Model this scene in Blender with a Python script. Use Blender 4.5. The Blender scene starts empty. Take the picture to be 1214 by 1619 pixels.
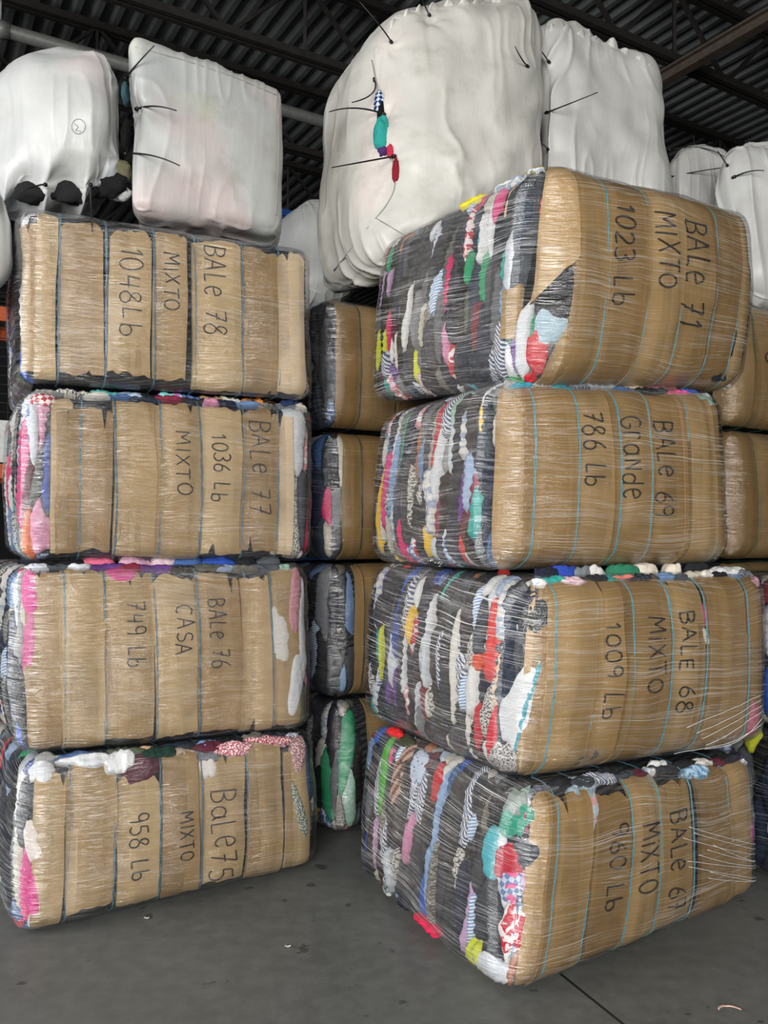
import bpy, math, random
import numpy as np

SC = bpy.context.scene
COL = SC.collection

# ------------------------------------------------------------------ camera, light, exposure
PITCH = 0.0265732639
FPX = 1319.08
CAM_Z = 1.6
cam_data = bpy.data.cameras.new('camera')
cam_data.sensor_fit = 'HORIZONTAL'
cam_data.sensor_width = 36.0
cam_data.lens = 36.0 * FPX / 1214.0
cam_data.clip_end = 200
cam = bpy.data.objects.new('camera', cam_data)
cam.location = (0, 0, CAM_Z)
cam.rotation_euler = (math.pi / 2 + PITCH, 0, 0)
COL.objects.link(cam)
SC.camera = cam

world = bpy.data.worlds.new('world')
SC.world = world
world.use_nodes = True
world.node_tree.nodes['Background'].inputs[0].default_value = (0.86, 0.93, 1.0, 1)
world.node_tree.nodes['Background'].inputs[1].default_value = 0.06


def area_light(name, loc, target, sx, sy, power, color):
    d = bpy.data.lights.new(name, 'AREA')
    d.shape = 'RECTANGLE'
    d.size, d.size_y = sx, sy
    d.energy = power
    d.color = color
    o = bpy.data.objects.new(name, d)
    o.location = loc
    v = np.array(target, float) - np.array(loc, float)
    from mathutils import Vector
    o.rotation_euler = Vector(v).to_track_quat('-Z', 'Y').to_euler()
    COL.objects.link(o)
    return o


# daylight through the open dock doors behind and beside the camera, plus an added glare lamp
area_light('dock_door_daylight', (-1.2, -5.2, 2.9), (-0.2, 3.4, 1.4), 4.4, 3.8, 560, (1.0, 0.985, 0.96))
area_light('right_glare_lamp', (4.9, -4.6, 2.9), (-0.6, 3.6, 1.8), 2.2, 3.6, 150, (1.0, 0.985, 0.96))  # added lamp, no known door: throws glare onto the left stack's film
area_light('side_door_daylight', (-7.5, 0.6, 3.0), (0.0, 3.4, 1.8), 4.5, 4.6, 330, (0.97, 0.985, 1.0))

SC.view_settings.view_transform = 'Standard'
SC.view_settings.look = 'None'
SC.view_settings.gamma = 1
SC.view_settings.use_curve_mapping = False
SC.view_settings.exposure = 0.74
SC.cycles.transparent_max_bounces = 24
SC.cycles.max_bounces = 8
SC.cycles.sample_clamp_indirect = 6
SC.cycles.caustics_reflective = False
SC.cycles.caustics_refractive = False

# building axes: the rows of bales and the hall share them
YAW = 0.545
U = np.array([math.cos(YAW), math.sin(YAW), 0.0])
V = np.array([-math.sin(YAW), math.cos(YAW), 0.0])
ZA = np.array([0.0, 0.0, 1.0])


def at(px, py, Y):
    """point of the photograph's pixel at depth Y in front of the camera"""
    dx = (px - 607) / FPX
    dz = -(py - 809.5) / FPX
    c, s = math.cos(PITCH), math.sin(PITCH)
    r = np.array([dx, c - s * dz, s + c * dz])
    return np.array([0, 0, CAM_Z]) + r * (Y / r[1])


def project(P):
    c, s = math.cos(PITCH), math.sin(PITCH)
    x, y, z = P[..., 0], P[..., 1], P[..., 2] - CAM_Z
    Y = c * y + s * z
    Zc = -s * y + c * z
    return 607 + FPX * x / Y, 809.5 - FPX * Zc / Y, y


# ------------------------------------------------------------------ numeric noise
def _hash(i, j, k, seed):
    with np.errstate(over='ignore'):
        n = (i.astype(np.int64) * 374761393 + j.astype(np.int64) * 668265263 + k.astype(np.int64) * 1440662683 + int(seed) * 974634777) & 0xffffffff
        n = ((n ^ (n >> 13)) * 1274126177) & 0xffffffff
        n = n ^ (n >> 16)
    return (n & 0xffffff) / float(0xffffff) * 2 - 1


def noise(P, seed=0):
    P = np.asarray(P, float)
    I = np.floor(P).astype(np.int64)
    F = P - I
    F = F * F * (3 - 2 * F)
    out = 0
    for a in (0, 1):
        wx = F[..., 0] if a else 1 - F[..., 0]
        for b in (0, 1):
            wy = F[..., 1] if b else 1 - F[..., 1]
            for c in (0, 1):
                wz = F[..., 2] if c else 1 - F[..., 2]
                out = out + wx * wy * wz * _hash(I[..., 0] + a, I[..., 1] + b, I[..., 2] + c, seed)
    return out


def noise2(a, b, seed=0):
    a, b = np.broadcast_arrays(np.asarray(a, float), np.asarray(b, float))
    return noise(np.stack([a, b, np.zeros_like(a) + 0.37], -1), seed)


# ------------------------------------------------------------------ objects
def mesh_obj(name, verts, faces, mat, parent=None, origin=(0, 0, 0), uv=None, smooth=True):
    """one mesh object; verts are world coordinates, origin is where its own origin lies"""
    o0 = np.array(origin, float)
    me = bpy.data.meshes.new(name)
    v = np.asarray(verts, float) - o0
    me.from_pydata([tuple(x) for x in v.tolist()], [], [tuple(int(i) for i in f) for f in faces])
    if mat is not None:
        me.materials.append(mat)
    if uv is not None:
        uv = np.asarray(uv, float)
        lay = me.uv_layers.new(name='UVMap')
        idx = np.empty(len(me.loops), np.int32)
        me.loops.foreach_get('vertex_index', idx)
        lay.data.foreach_set('uv', uv[idx].astype(np.float32).ravel())
    if smooth:
        me.polygons.foreach_set('use_smooth', [True] * len(me.polygons))
    me.update()
    ob = bpy.data.objects.new(name, me)
    COL.objects.link(ob)
    if parent is not None:
        ob.parent = parent
    else:
        ob.location = tuple(o0)
    return ob


def empty(name, loc, label, cat, group=None):
    o = bpy.data.objects.new(name, None)
    o.empty_display_size = 0.1
    o.location = tuple(loc)
    COL.objects.link(o)
    tag(o, label, cat, group)
    return o


def tag(o, label=None, cat=None, group=None, kind=None):
    if label: o['label'] = label
    if cat: o['category'] = cat
    if group: o['group'] = group
    if kind: o['kind'] = kind
    return o


class MB:
    def __init__(self):
        self.v, self.f = [], []

    def add(self, vs, fs):
        b = len(self.v)
        self.v += [tuple(x) for x in np.asarray(vs, float).tolist()]
        self.f += [tuple(i + b for i in f) for f in fs]

    def bar(self, a, b, w, h, up=ZA):
        a, b = np.array(a, float), np.array(b, float)
        d = (b - a) / np.linalg.norm(b - a)
        s = np.cross(d, up)
        if np.linalg.norm(s) < 1e-4:
            s = np.cross(d, np.array([1.0, 0, 0]))
        s /= np.linalg.norm(s)
        t = np.cross(s, d)
        q = [(-1, -1), (1, -1), (1, 1), (-1, 1)]
        vs = [a + s * x * w / 2 + t * y * h / 2 for x, y in q] + [b + s * x * w / 2 + t * y * h / 2 for x, y in q]
        self.add(vs, [(3, 2, 1, 0), (4, 5, 6, 7)] + [(i, (i + 1) % 4, 4 + (i + 1) % 4, 4 + i) for i in range(4)])

    def tube(self, pts, r, n=8, taper=None):
        P = np.asarray(pts, float)
        m = len(P)
        T = np.gradient(P, axis=0)
        T /= np.linalg.norm(T, axis=1)[:, None] + 1e-12
        ref = np.array([0.13, 0.27, 0.95])
        if abs(T[0] @ ref) > 0.9: ref = np.array([0.95, 0.2, 0.1])
        vs = []
        for i in range(m):
            a = np.cross(T[i], ref); a /= np.linalg.norm(a)
            b = np.cross(T[i], a)
            rr = r if taper is None else r * (1 + (taper - 1) * i / (m - 1))
            for k in range(n):
                t = 2 * math.pi * k / n
                vs.append(P[i] + rr * (math.cos(t) * a + math.sin(t) * b))
        fs = [(i * n + k, i * n + (k + 1) % n, (i + 1) * n + (k + 1) % n, (i + 1) * n + k) for i in range(m - 1) for k in range(n)]
        fs.append(tuple(range(n - 1, -1, -1)))
        fs.append(tuple((m - 1) * n + k for k in range(n)))
        self.add(vs, fs)

    def build(self, name, mat, parent=None, origin=(0, 0, 0), smooth=False):
        return mesh_obj(name, self.v, self.f, mat, parent, origin, None, smooth)


# ------------------------------------------------------------------ materials
def lin(h):
    h = h.lstrip('#')
    out = []
    for i in (0, 2, 4):
        c = int(h[i:i + 2], 16) / 255
        out.append(c / 12.92 if c <= 0.04045 else ((c + 0.055) / 1.055) ** 2.4)
    return tuple(out) + (1.0,)


class NT:
    def __init__(self, name):
        self.m = bpy.data.materials.new(name)
        self.m.use_nodes = True
        self.t = self.m.node_tree
        self.t.nodes.clear()
        self.out = self.n('ShaderNodeOutputMaterial')

    def n(self, typ, **kw):
        nd = self.t.nodes.new(typ)
        for k, v in kw.items():
            setattr(nd, k, v)
        return nd

    def set(self, nd, **kw):
        for k, v in kw.items():
            nd.inputs[k.replace('_', ' ')].default_value = v
        return nd

    def link(self, a, b):
        self.t.links.new(a, b)

    def coords(self, kind, scale=(1, 1, 1), rot=(0, 0, 0), loc=(0, 0, 0)):
        tc = self.n('ShaderNodeTexCoord')
        mp = self.n('ShaderNodeMapping')
        mp.inputs['Scale'].default_value = scale
        mp.inputs['Rotation'].default_value = rot
        mp.inputs['Location'].default_value = loc
        self.link(tc.outputs[kind], mp.inputs[0])
        return mp.outputs[0]

    def noise(self, vec, scale, detail=3, rough=0.55, dist=0.0):
        nd = self.n('ShaderNodeTexNoise')
        nd.inputs['Scale'].default_value = scale
        nd.inputs['Detail'].default_value = detail
        nd.inputs['Roughness'].default_value = rough
        nd.inputs['Distortion'].default_value = dist
        self.link(vec, nd.inputs['Vector'])
        return nd.outputs['Fac']

    def ramp(self, fac, stops):
        nd = self.n('ShaderNodeValToRGB')
        e = nd.color_ramp.elements
        while len(e) > 1: e.remove(e[0])
        e[0].position, e[0].color = stops[0][0], stops[0][1]
        for p, c in stops[1:]:
            x = e.new(p); x.color = c
        self.link(fac, nd.inputs[0])
        return nd.outputs[0]

    def math(self, op, a, b=None, clamp=False):
        nd = self.n('ShaderNodeMath', operation=op, use_clamp=clamp)
        for i, x in enumerate((a, b)):
            if x is None: continue
            if isinstance(x, (int, float)): nd.inputs[i].default_value = x
            else: self.link(x, nd.inputs[i])
        return nd.outputs[0]

    def mix(self, fac, a, b, blend='MIX'):
        nd = self.n('ShaderNodeMix', data_type='RGBA', blend_type=blend)
        for i, x in ((0, fac), (6, a), (7, b)):
            if isinstance(x, (int, float)): nd.inputs[i].default_value = x
            elif isinstance(x, tuple): nd.inputs[i].default_value = x
            else: self.link(x, nd.inputs[i])
        return nd.outputs[2]

    def bump(self, h, strength, dist, normal=None):
        nd = self.n('ShaderNodeBump')
        nd.inputs['Strength'].default_value = strength
        nd.inputs['Distance'].default_value = dist
        self.link(h, nd.inputs['Height'])
        if normal is not None: self.link(normal, nd.inputs['Normal'])
        return nd.outputs[0]

    def principled(self, color, rough=0.6, metal=0.0, normal=None, spec=0.5):
        p = self.n('ShaderNodeBsdfPrincipled')
        if isinstance(color, tuple): p.inputs['Base Color'].default_value = color
        else: self.link(color, p.inputs['Base Color'])
        if isinstance(rough, (int, float)): p.inputs['Roughness'].default_value = rough
        else: self.link(rough, p.inputs['Roughness'])
        p.inputs['Metallic'].default_value = metal
        p.inputs['Specular IOR Level'].default_value = spec
        if normal is not None: self.link(normal, p.inputs['Normal'])
        self.link(p.outputs[0], self.out.inputs[0])
        return p


WHITE, BLACK = (1, 1, 1, 1), (0, 0, 0, 1)


def mat_cardboard(name, base, seed):
    m = NT(name)
    uv = m.coords('UV', (1, 1, 1), loc=(seed * 3.1, seed * 1.7, 0))
    big = m.noise(uv, 5, 4, 0.6)
    flute = m.n('ShaderNodeTexWave', wave_type='BANDS', bands_direction='X')
    flute.inputs['Scale'].default_value = 45
    flute.inputs['Distortion'].default_value = 0.6
    flute.inputs['Detail'].default_value = 1
    m.link(uv, flute.inputs['Vector'])
    uv2 = m.coords('UV', (90, 6, 1))
    fib = m.noise(uv2, 1, 3, 0.6)
    b = lin(base)
    dk = tuple(x * 0.72 for x in b[:3]) + (1,)
    lt = tuple(min(1, x * 1.16) for x in b[:3]) + (1,)
    c = m.ramp(big, [(0.3, dk), (0.52, b), (0.75, lt)])
    c = m.mix(m.math('MULTIPLY', m.ramp(fib, [(0.35, BLACK), (0.7, WHITE)]), 0.28), c, dk)
    # pressed crease bands running with the flutes
    uv3 = m.coords('UV', (11, 0.5, 1), loc=(seed * 1.3, 0, 0))
    cr = m.noise(uv3, 1, 1, 0.4)
    c = m.mix(m.math('MULTIPLY', m.ramp(cr, [(0.50, BLACK), (0.52, WHITE)]), 0.62), c, lt)
    n1 = m.bump(flute.outputs['Fac'], 0.12, 0.002)
    n2 = m.bump(big, 0.35, 0.02, n1)
    m.principled(c, 0.62, 0, n2, 0.3)
    return m.m


def mat_cloth(name, col, pattern=None, col2=None, seed=0):
    m = NT(name)
    uv = m.coords('UV', (1, 1, 1), rot=(0, 0, seed * 0.61), loc=(seed * 0.37, seed * 0.71, 0))
    ob = m.coords('Object', (1, 1, 1))
    weave = m.noise(ob, 420, 2, 0.6)
    wr = m.noise(ob, 38, 3, 0.6, 0.4)
    c1 = lin(col)
    dk = tuple(x * 0.72 for x in c1[:3]) + (1,)
    c = m.ramp(weave, [(0.3, dk), (0.65, c1)])
    if pattern:
        c2 = lin(col2)
        if pattern in ('stripe', 'wide_stripe'):
            w = m.n('ShaderNodeTexWave', wave_type='BANDS', bands_direction='X')
            w.inputs['Scale'].default_value = 28 if pattern == 'stripe' else 9
            w.inputs['Distortion'].default_value = 0.8
            m.link(uv, w.inputs['Vector'])
            f = m.ramp(w.outputs['Fac'], [(0.45, BLACK), (0.5, WHITE)])
        elif pattern == 'dot':
            w = m.n('ShaderNodeTexVoronoi')
            w.inputs['Scale'].default_value = 60
            m.link(uv, w.inputs['Vector'])
            f = m.ramp(w.outputs['Distance'], [(0.26, WHITE), (0.32, BLACK)])
        elif pattern == 'check':
            w = m.n('ShaderNodeTexChecker')
            w.inputs['Scale'].default_value = 55
            m.link(uv, w.inputs['Vector'])
            f = w.outputs['Fac']
        elif pattern == 'print':
            f = m.ramp(m.noise(uv, 34, 2, 0.5, 0.6), [(0.5, BLACK), (0.54, WHITE)])
        elif pattern == 'speckle':
            f = m.ramp(m.noise(uv, 130, 2, 0.5), [(0.5, BLACK), (0.55, WHITE)])
        c = m.mix(f, c, c2)
    n1 = m.bump(weave, 0.18, 0.002)
    n2 = m.bump(wr, 0.55, 0.012, n1)
    m.principled(c, 0.85, 0, n2, 0.25)
    return m.m


def mat_film(name, slope, seed, gain=2.2, haze=0.10, hlo=0.60, wide=0.5):
    m = NT(name)
    tc = m.n('ShaderNodeTexCoord')
    sx = m.n('ShaderNodeSeparateXYZ')
    m.link(tc.outputs['UV'], sx.inputs[0])
    u, v = sx.outputs[0], sx.outputs[1]
    warp = m.n('ShaderNodeTexNoise'); warp.inputs['Scale'].default_value = 2.2
    warp.inputs['Detail'].default_value = 1
    m.link(tc.outputs['UV'], warp.inputs['Vector'])
    vs = m.math('ADD', v, m.math('MULTIPLY', u, slope))
    vs = m.math('ADD', vs, m.math('MULTIPLY', warp.outputs['Fac'], 0.10))

    def streak(su, sv, detail, off):
        cb = m.n('ShaderNodeCombineXYZ')
        m.link(m.math('MULTIPLY', u, su), cb.inputs[0])
        m.link(m.math('MULTIPLY', vs, sv), cb.inputs[1])
        cb.inputs[2].default_value = seed * 1.7 + off
        return m.noise(cb.outputs[0], 1.0, detail, 0.6)
    s1 = streak(1.6, 260, 2, 0)
    s2 = streak(2.4, 75, 2, 5)
    s3 = streak(5.0, 14, 2, 9)
    h = m.math('ADD', m.math('MULTIPLY', s1, 0.45), m.math('ADD', m.math('MULTIPLY', s2, 0.55), m.math('MULTIPLY', s3, 0.55 * wide)))
    nrm = m.bump(h, 0.75, 0.014)
    fr = m.n('ShaderNodeFresnel')
    fr.inputs['IOR'].default_value = 1.5
    m.link(nrm, fr.inputs['Normal'])
    gl = m.n('ShaderNodeBsdfAnisotropic')
    gl.inputs['Roughness'].default_value = 0.08
    gl.inputs['Color'].default_value = (1, 1, 1, 1)
    m.link(nrm, gl.inputs['Normal'])
    tr = m.n('ShaderNodeBsdfTransparent')
    tr.inputs['Color'].default_value = (0.98, 0.98, 0.98, 1)
    mx = m.n('ShaderNodeMixShader')
    m.link(m.math('MINIMUM', m.math('MULTIPLY', fr.outputs[0], gain), 0.34), mx.inputs[0])
    m.link(tr.outputs[0], mx.inputs[1])
    m.link(gl.outputs[0], mx.inputs[2])
    # fine stretched folds of the film scatter light
    df = m.n('ShaderNodeBsdfDiffuse')
    df.inputs['Color'].default_value = (0.9, 0.9, 0.9, 1)
    k1 = m.ramp(streak(1.6, 430, 2, 21), [(hlo, BLACK), (hlo + 0.10, WHITE)])
    k2 = m.ramp(streak(6.0, 230, 2, 41), [(hlo + 0.04, BLACK), (hlo + 0.14, WHITE)])
    area = m.ramp(streak(2.2, 6.0, 2, 31), [(0.38, (0.15, 0.15, 0.15, 1)), (0.62, WHITE)])
    mk = m.math('MULTIPLY', m.math('MAXIMUM', k1, k2), area)
    # slanted folds on the ends, painted whiter to stand for their glancing reflection
    endm = m.ramp(m.math('ADD', m.math('MULTIPLY', u, 8.0), 0.5), [(0.0, (1, 1, 1, 1)), (1.0, (0.6, 0.6, 0.6, 1))])
    mx2 = m.n('ShaderNodeMixShader')
    m.link(m.math('MULTIPLY', m.math('MULTIPLY', mk, endm), haze, True), mx2.inputs[0])
    m.link(mx.outputs[0], mx2.inputs[1])
    m.link(df.outputs[0], mx2.inputs[2])
    m.link(mx2.outputs[0], m.out.inputs[0])
    return m.m


def mat_simple(name, col, rough=0.5, metal=0.0, bump=0.0, bscale=30, var=0.15):
    m = NT(name)
    ob = m.coords('Object')
    nz = m.noise(ob, bscale, 4, 0.6)
    c = lin(col)
    col_ = m.ramp(nz, [(0.3, tuple(x * (1 - var) for x in c[:3]) + (1,)), (0.7, tuple(min(1, x * (1 + var)) for x in c[:3]) + (1,))])
    nr = m.bump(nz, bump, 0.01) if bump else None
    m.principled(col_, rough, metal, nr)
    return m.m


def mat_sack(name, base, tints, seed, dirt=0.5):
    m = NT(name)
    ob = m.coords('Object', loc=(seed * 2.3, seed, seed * 0.7))
    weave = m.noise(m.coords('Object', (260, 260, 60)), 1, 2, 0.6)
    c = lin(base)
    col = m.ramp(m.noise(ob, 3.2, 4, 0.6), [(0.3, tuple(x * 0.86 for x in c[:3]) + (1,)), (0.7, c)])
    for i, (hx, amt, sc) in enumerate(tints):
        v = m.coords('Object', loc=(seed + i * 4.3, i * 2.1, seed * 1.9))
        f = m.ramp(m.noise(v, sc, 1, 0.4), [(0.56, BLACK), (0.68, WHITE)])
        col = m.mix(m.math('MULTIPLY', f, amt), col, lin(hx))
    d = m.ramp(m.noise(m.coords('Object', (2.2, 2.2, 2.6), loc=(seed, 3, 1)), 2.2, 6, 0.68), [(0.52, BLACK), (0.78, WHITE)])
    col = m.mix(m.math('MULTIPLY', d, dirt), col, lin('8f897c'))
    fold = m.noise(m.coords('Object', (1, 1, 0.25)), 26, 3, 0.55, 0.3)
    n1 = m.bump(weave, 0.10, 0.002)
    n2 = m.bump(fold, 0.16, 0.014, n1)
    p = m.principled(col, 0.42, 0, n2, 0.5)
    p.inputs['Subsurface Weight'].default_value = 0.0
    return m.m


CARD = [mat_cardboard('cardboard_%d' % i, c, i) for i, c in enumerate(('ab9066', 'a0855c', 'b49a70', '987c54'))]
CARD_PALE = mat_cardboard('cardboard_pale', 'c8b08e', 9)
CARD_R = [mat_cardboard('cardboard_brown_%d' % i, c, 11 + i) for i, c in enumerate(('987a4d', '8d6f43', 'a28457'))]
FILM_L = [mat_film('stretch_film_level_%d' % i, 0.0, 3 + i, gain=2.8, haze=0.34, hlo=0.56) for i in range(4)]
FILM_R = [mat_film('stretch_film_slanted_%d' % i, 0.0, 13 + i, gain=2.2, haze=0.50, hlo=0.565) for i in range(4)]
FILM_FAR = mat_film('stretch_film_far', 0.0, 30, gain=2.8, haze=0.34)
STRAP = mat_simple('blue_strap', '5f9fae', 0.45)
STRAP_L = mat_simple('blue_grey_strap', '4a7688', 0.45)
STRAP_DARK = mat_simple('dark_strap', '31454e', 0.5)
STRAP_GREEN = mat_simple('green_strap', '3f6a52', 0.5)
MARKER = mat_simple('black_marker', '2a2522', 0.6)
TIE = mat_simple('black_tie', '0d0d0e', 0.4)

CLOTH = {}


def cloth(key):
    """key: 'hex' or 'hex:pattern:hex2'"""
    if key not in CLOTH:
        a = key.split(':')
        CLOTH[key] = mat_cloth('cloth_%03d' % len(CLOTH), a[0], a[1] if len(a) > 1 else None, a[2] if len(a) > 2 else None, len(CLOTH) % 7)
    return CLOTH[key]


DARKS = ['222327', '2a2d34', '35373d', '222b3e', '2b3448', '42444a', '18181a', '2f3a4a', '3a3b3f', '27303a', '1e1a24', '3f4146:speckle:2a2c30', '20242b:check:3a3e46']
GREYS = ['6b6d70', '85888c', '5b5f58', '77736a', '9a9a98', '4d5258', '6d6a62:speckle:a09d94', '7b8088:stripe:4d5158', '5a6350']
WHITES = ['d9dbde', 'e6e6e4', 'cfd4da', 'dcd8cf', 'd6dbe4:dot:50607c', 'e2e2e2:stripe:48577a', 'd8d4cc:speckle:4a4a4a', 'c9c3b4', 'e4e2dc:print:9aa7bd']
BLUES = ['6f8fb8', '8fb0d6', '4a6794', '2f4f9c', '3b5f8c', 'a9bfdc', '5d7fae:print:cdd9ea', '7fa4cf:stripe:dfe8f2', '2d5fc4']
BRIGHT = ['c7283a', 'd8333f', 'e24a4a', 'd9266b', 'e65a92', 'e8c8cf', 'd68fb0', 'e0b98f', 'efc33a', 'd6dc3a', '2f9d6c', '3aa59b', '57b8c4', '6a3f8c', '8a2e44', 'b06a44', 'e77a3c', '7a2f3a', 'e5a0a8:print:f3e9ea', 'c23a48:print:e9dada', '9dc4b0', '5f2a36', 'c9a3c8']


def pick(rng, w):
    r = rng.random() * sum(w)
    for lst, x in zip((DARKS, GREYS, WHITES, BLUES, BRIGHT), w):
        r -= x
        if r <= 0: return rng.choice(lst)
    return rng.choice(DARKS)


# ------------------------------------------------------------------ the hall
def hall(u, v, z=0.0):
    return U * u + V * v + ZA * z


def structure(name, verts, faces, mat, smooth=False):
    o = mesh_obj(name, verts, faces, mat, None, (0, 0, 0), None, smooth)
    o['kind'] = 'structure'
    return o


def mat_floor():
    m = NT('polished_concrete')
    ob = m.coords('Object')
    a = m.noise(ob, 0.9, 5, 0.6)
    b = m.noise(ob, 14, 5, 0.65)
    c = m.ramp(a, [(0.3, lin('4f504d')), (0.55, lin('5d5e5b')), (0.75, lin('6a6a66'))])
    c = m.mix(m.math('MULTIPLY', m.ramp(b, [(0.4, BLACK), (0.75, WHITE)]), 0.4), c, lin('7a7b78'))
    # damp blotches and oil spots
    sp = m.noise(ob, 7.5, 3, 0.5, 0.2)
    c = m.mix(m.math('MULTIPLY', m.ramp(sp, [(0.675, BLACK), (0.69, WHITE)]), 0.6), c, lin('2a2b2c'))
    # pale scuffs and scratches
    sc = m.noise(m.coords('Object', (2, 30, 1), rot=(0, 0, 0.5)), 1.6, 4, 0.7)
    c = m.mix(m.math('MULTIPLY', m.ramp(sc, [(0.66, BLACK), (0.74, WHITE)]), 0.22), c, lin('9a9a96'))
    wh = m.noise(ob, 22, 2, 0.5)
    c = m.mix(m.math('MULTIPLY', m.ramp(wh, [(0.80, BLACK), (0.83, WHITE)]), 0.5), c, lin('b5b5b0'))
    # saw-cut control joint along the hall
    tc = m.n('ShaderNodeTexCoord'); sx = m.n('ShaderNodeSeparateXYZ')
    mp = m.n('ShaderNodeMapping')
    mp.inputs['Rotation'].default_value = (0, 0, 0.795)
    m.link(tc.outputs['Object'], mp.inputs[0]); m.link(mp.outputs[0], sx.inputs[0])
    j = m.math('ABSOLUTE', m.math('SUBTRACT', sx.outputs[1], JOINT))
    jm = m.ramp(j, [(0.0, WHITE), (0.004, WHITE), (0.0065, BLACK)])
    c = m.mix(jm, c, lin('191a1b'))
    n = m.bump(b, 0.12, 0.006)
    m.principled(c, m.ramp(a, [(0.3, (0.42,) * 3 + (1,)), (0.7, (0.6,) * 3 + (1,))]), 0, n, 0.4)
    return m.m


_A, _B = at(905, 1555, 2.9), at(985, 1619, 2.55)
def floor_pt(px, py):
    a = at(px, py, 1.0) - np.array([0, 0, CAM_Z])
    return np.array([0, 0, CAM_Z]) + a * (-CAM_Z / a[2])
_A, _B = floor_pt(905, 1555), floor_pt(985, 1619)
_ang = math.atan2(_B[1] - _A[1], _B[0] - _A[0])
JOINT = 0.0
FLOOR_ROT = -_ang
JOINT = -math.sin(_ang) * _A[0] + math.cos(_ang) * _A[1]


def fl():
    q = [hall(-13, -7), hall(20, -7), hall(20, 19), hall(-13, 19)]
    q2 = [p - ZA * 0.2 for p in q]
    m = mat_floor()
    for nd in m.node_tree.nodes:
        if nd.bl_idname == 'ShaderNodeMapping' and abs(nd.inputs['Rotation'].default_value[2] - 0.795) < 1e-4:
            nd.inputs['Rotation'].default_value = (0, 0, FLOOR_ROT)
    structure('floor', q + q2, [(0, 1, 2, 3), (7, 6, 5, 4), (0, 4, 5, 1), (1, 5, 6, 2), (2, 6, 7, 3), (3, 7, 4, 0)], m)


fl()
DECK_Z = 6.9
DECK = mat_simple('painted_steel_deck', '525454', 0.55, 0.0, 0.1, 4, 0.2)
STEEL = mat_simple('dark_steel', '24211e', 0.6, 0.2, 0.1, 12, 0.25)
RUSTY = mat_simple('brown_steel', '4a4038', 0.6, 0.2, 0.1, 12, 0.25)
PIPE = mat_simple('grey_pipe', '6a6a67', 0.45, 0.3)
WALLM = mat_simple('dark_wall_sheet', '2b2c2e', 0.8)
BLUEM = mat_simple('blue_painted_sheet', '244f9a', 0.6)


def ceiling():
    pitch = 0.19
    prof = [(0.0, 0.0), (0.055, 0.0), (0.085, 0.065), (0.16, 0.065), (0.19, 0.0)]
    vs, fs = [], []
    u = -13.0
    us = []
    while u < 20:
        us += [(u + a, b) for a, b in prof[:-1]]
        u += pitch
    for a, b in us:
        vs.append(hall(a, -7, DECK_Z + b)); vs.append(hall(a, 19, DECK_Z + b))
    n = len(us)
    for i in range(n - 1):
        fs.append((2 * i, 2 * i + 1, 2 * i + 3, 2 * i + 2))
    # solid roof build-up over the deck
    k = len(vs)
    for a in (-13, 20):
        for b in (-7, 19):
            vs += [hall(a, b, DECK_Z + 0.1), hall(a, b, DECK_Z + 0.25)]
    fs += [(k, k + 4, k + 6, k + 2), (k + 1, k + 3, k + 7, k + 5)]
    structure('ceiling', vs, fs, DECK)


ceiling()


def wall(name, a, b, z0, z1, mat, t=0.15):
    m = MB()
    m.bar(a + ZA * (z0 + z1) / 2, b + ZA * (z0 + z1) / 2, t, z1 - z0)
    o = m.build(name, mat)
    o['kind'] = 'structure'


wall('wall_back', hall(-13, 19), hall(20, 19), 0, DECK_Z, WALLM)
wall('wall_left', hall(-13, -7), hall(-13, 19), 0, DECK_Z, WALLM)
wall('wall_right', hall(20, -7), hall(20, 19), 0, DECK_Z, WALLM)


def joist(v, z0=6.05, z1=6.78):
    m = MB()
    for z in (z0, z1):
        m.bar(hall(-12.9, v - 0.04, z), hall(19.9, v - 0.04, z), 0.05, 0.07)
        m.bar(hall(-12.9, v + 0.04, z), hall(19.9, v + 0.04, z), 0.05, 0.07)
    u, up = -12.4, True
    while u < 19.2:
        a, b = (z0, z1) if up else (z1, z0)
        m.bar(hall(u, v, a), hall(u + 0.75, v, b), 0.035, 0.035)
        if up: m.bar(hall(u + 0.75, v, z0), hall(u + 0.75, v, z1), 0.03, 0.03)
        u += 0.75; up = not up
    o = m.build('ceiling_beam', STEEL)
    o['kind'] = 'structure'


for v in (3.4, 5.2, 6.95, 8.7, 10.6, 12.6, 14.8, 17.0):
    joist(v)


def girder(u, z, w, h, mat):
    m = MB()
    m.bar(hall(u, -6.9, z + h / 2), hall(u, 18.9, z + h / 2), w, 0.02)
    m.bar(hall(u, -6.9, z - h / 2), hall(u, 18.9, z - h / 2), w, 0.02)
    m.bar(hall(u, -6.9, z), hall(u, 18.9, z), 0.015, h - 0.02)
    o = m.build('ceiling_beam', mat)
    o['kind'] = 'structure'


girder(6.3, 5.92, 0.10, 0.10, RUSTY)
girder(0.6, 5.86, 0.16, 0.24, STEEL)
girder(10.5, 5.86, 0.16, 0.24, STEEL)


def pipe(name, a, b, r, mat, label):
    m = MB()
    n = 24
    m.tube([a + (b - a) * i / n for i in range(n + 1)], r, 12)
    for i in range(2, n, 4):       # couplings
        p = a + (b - a) * i / n
        d = (b - a) / np.linalg.norm(b - a)
        m.tube([p - d * 0.06, p + d * 0.06], r * 1.25, 12)
    for i in range(1, n, 3):       # hanger rods up to the roof
        p = a + (b - a) * i / n
        m.tube([p, np.array([p[0], p[1], DECK_Z - 0.01])], 0.008, 6)
    o = m.build(name, mat, None, (a + b) / 2, True)
    tag(o, label, 'pipe')


pipe('sprinkler_pipe', hall(-12.9, 7.05, 5.55), hall(19.9, 7.05, 5.55), 0.055, PIPE, 'grey sprinkler pipe hung under the dark roof joists behind the white sacks')

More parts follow.
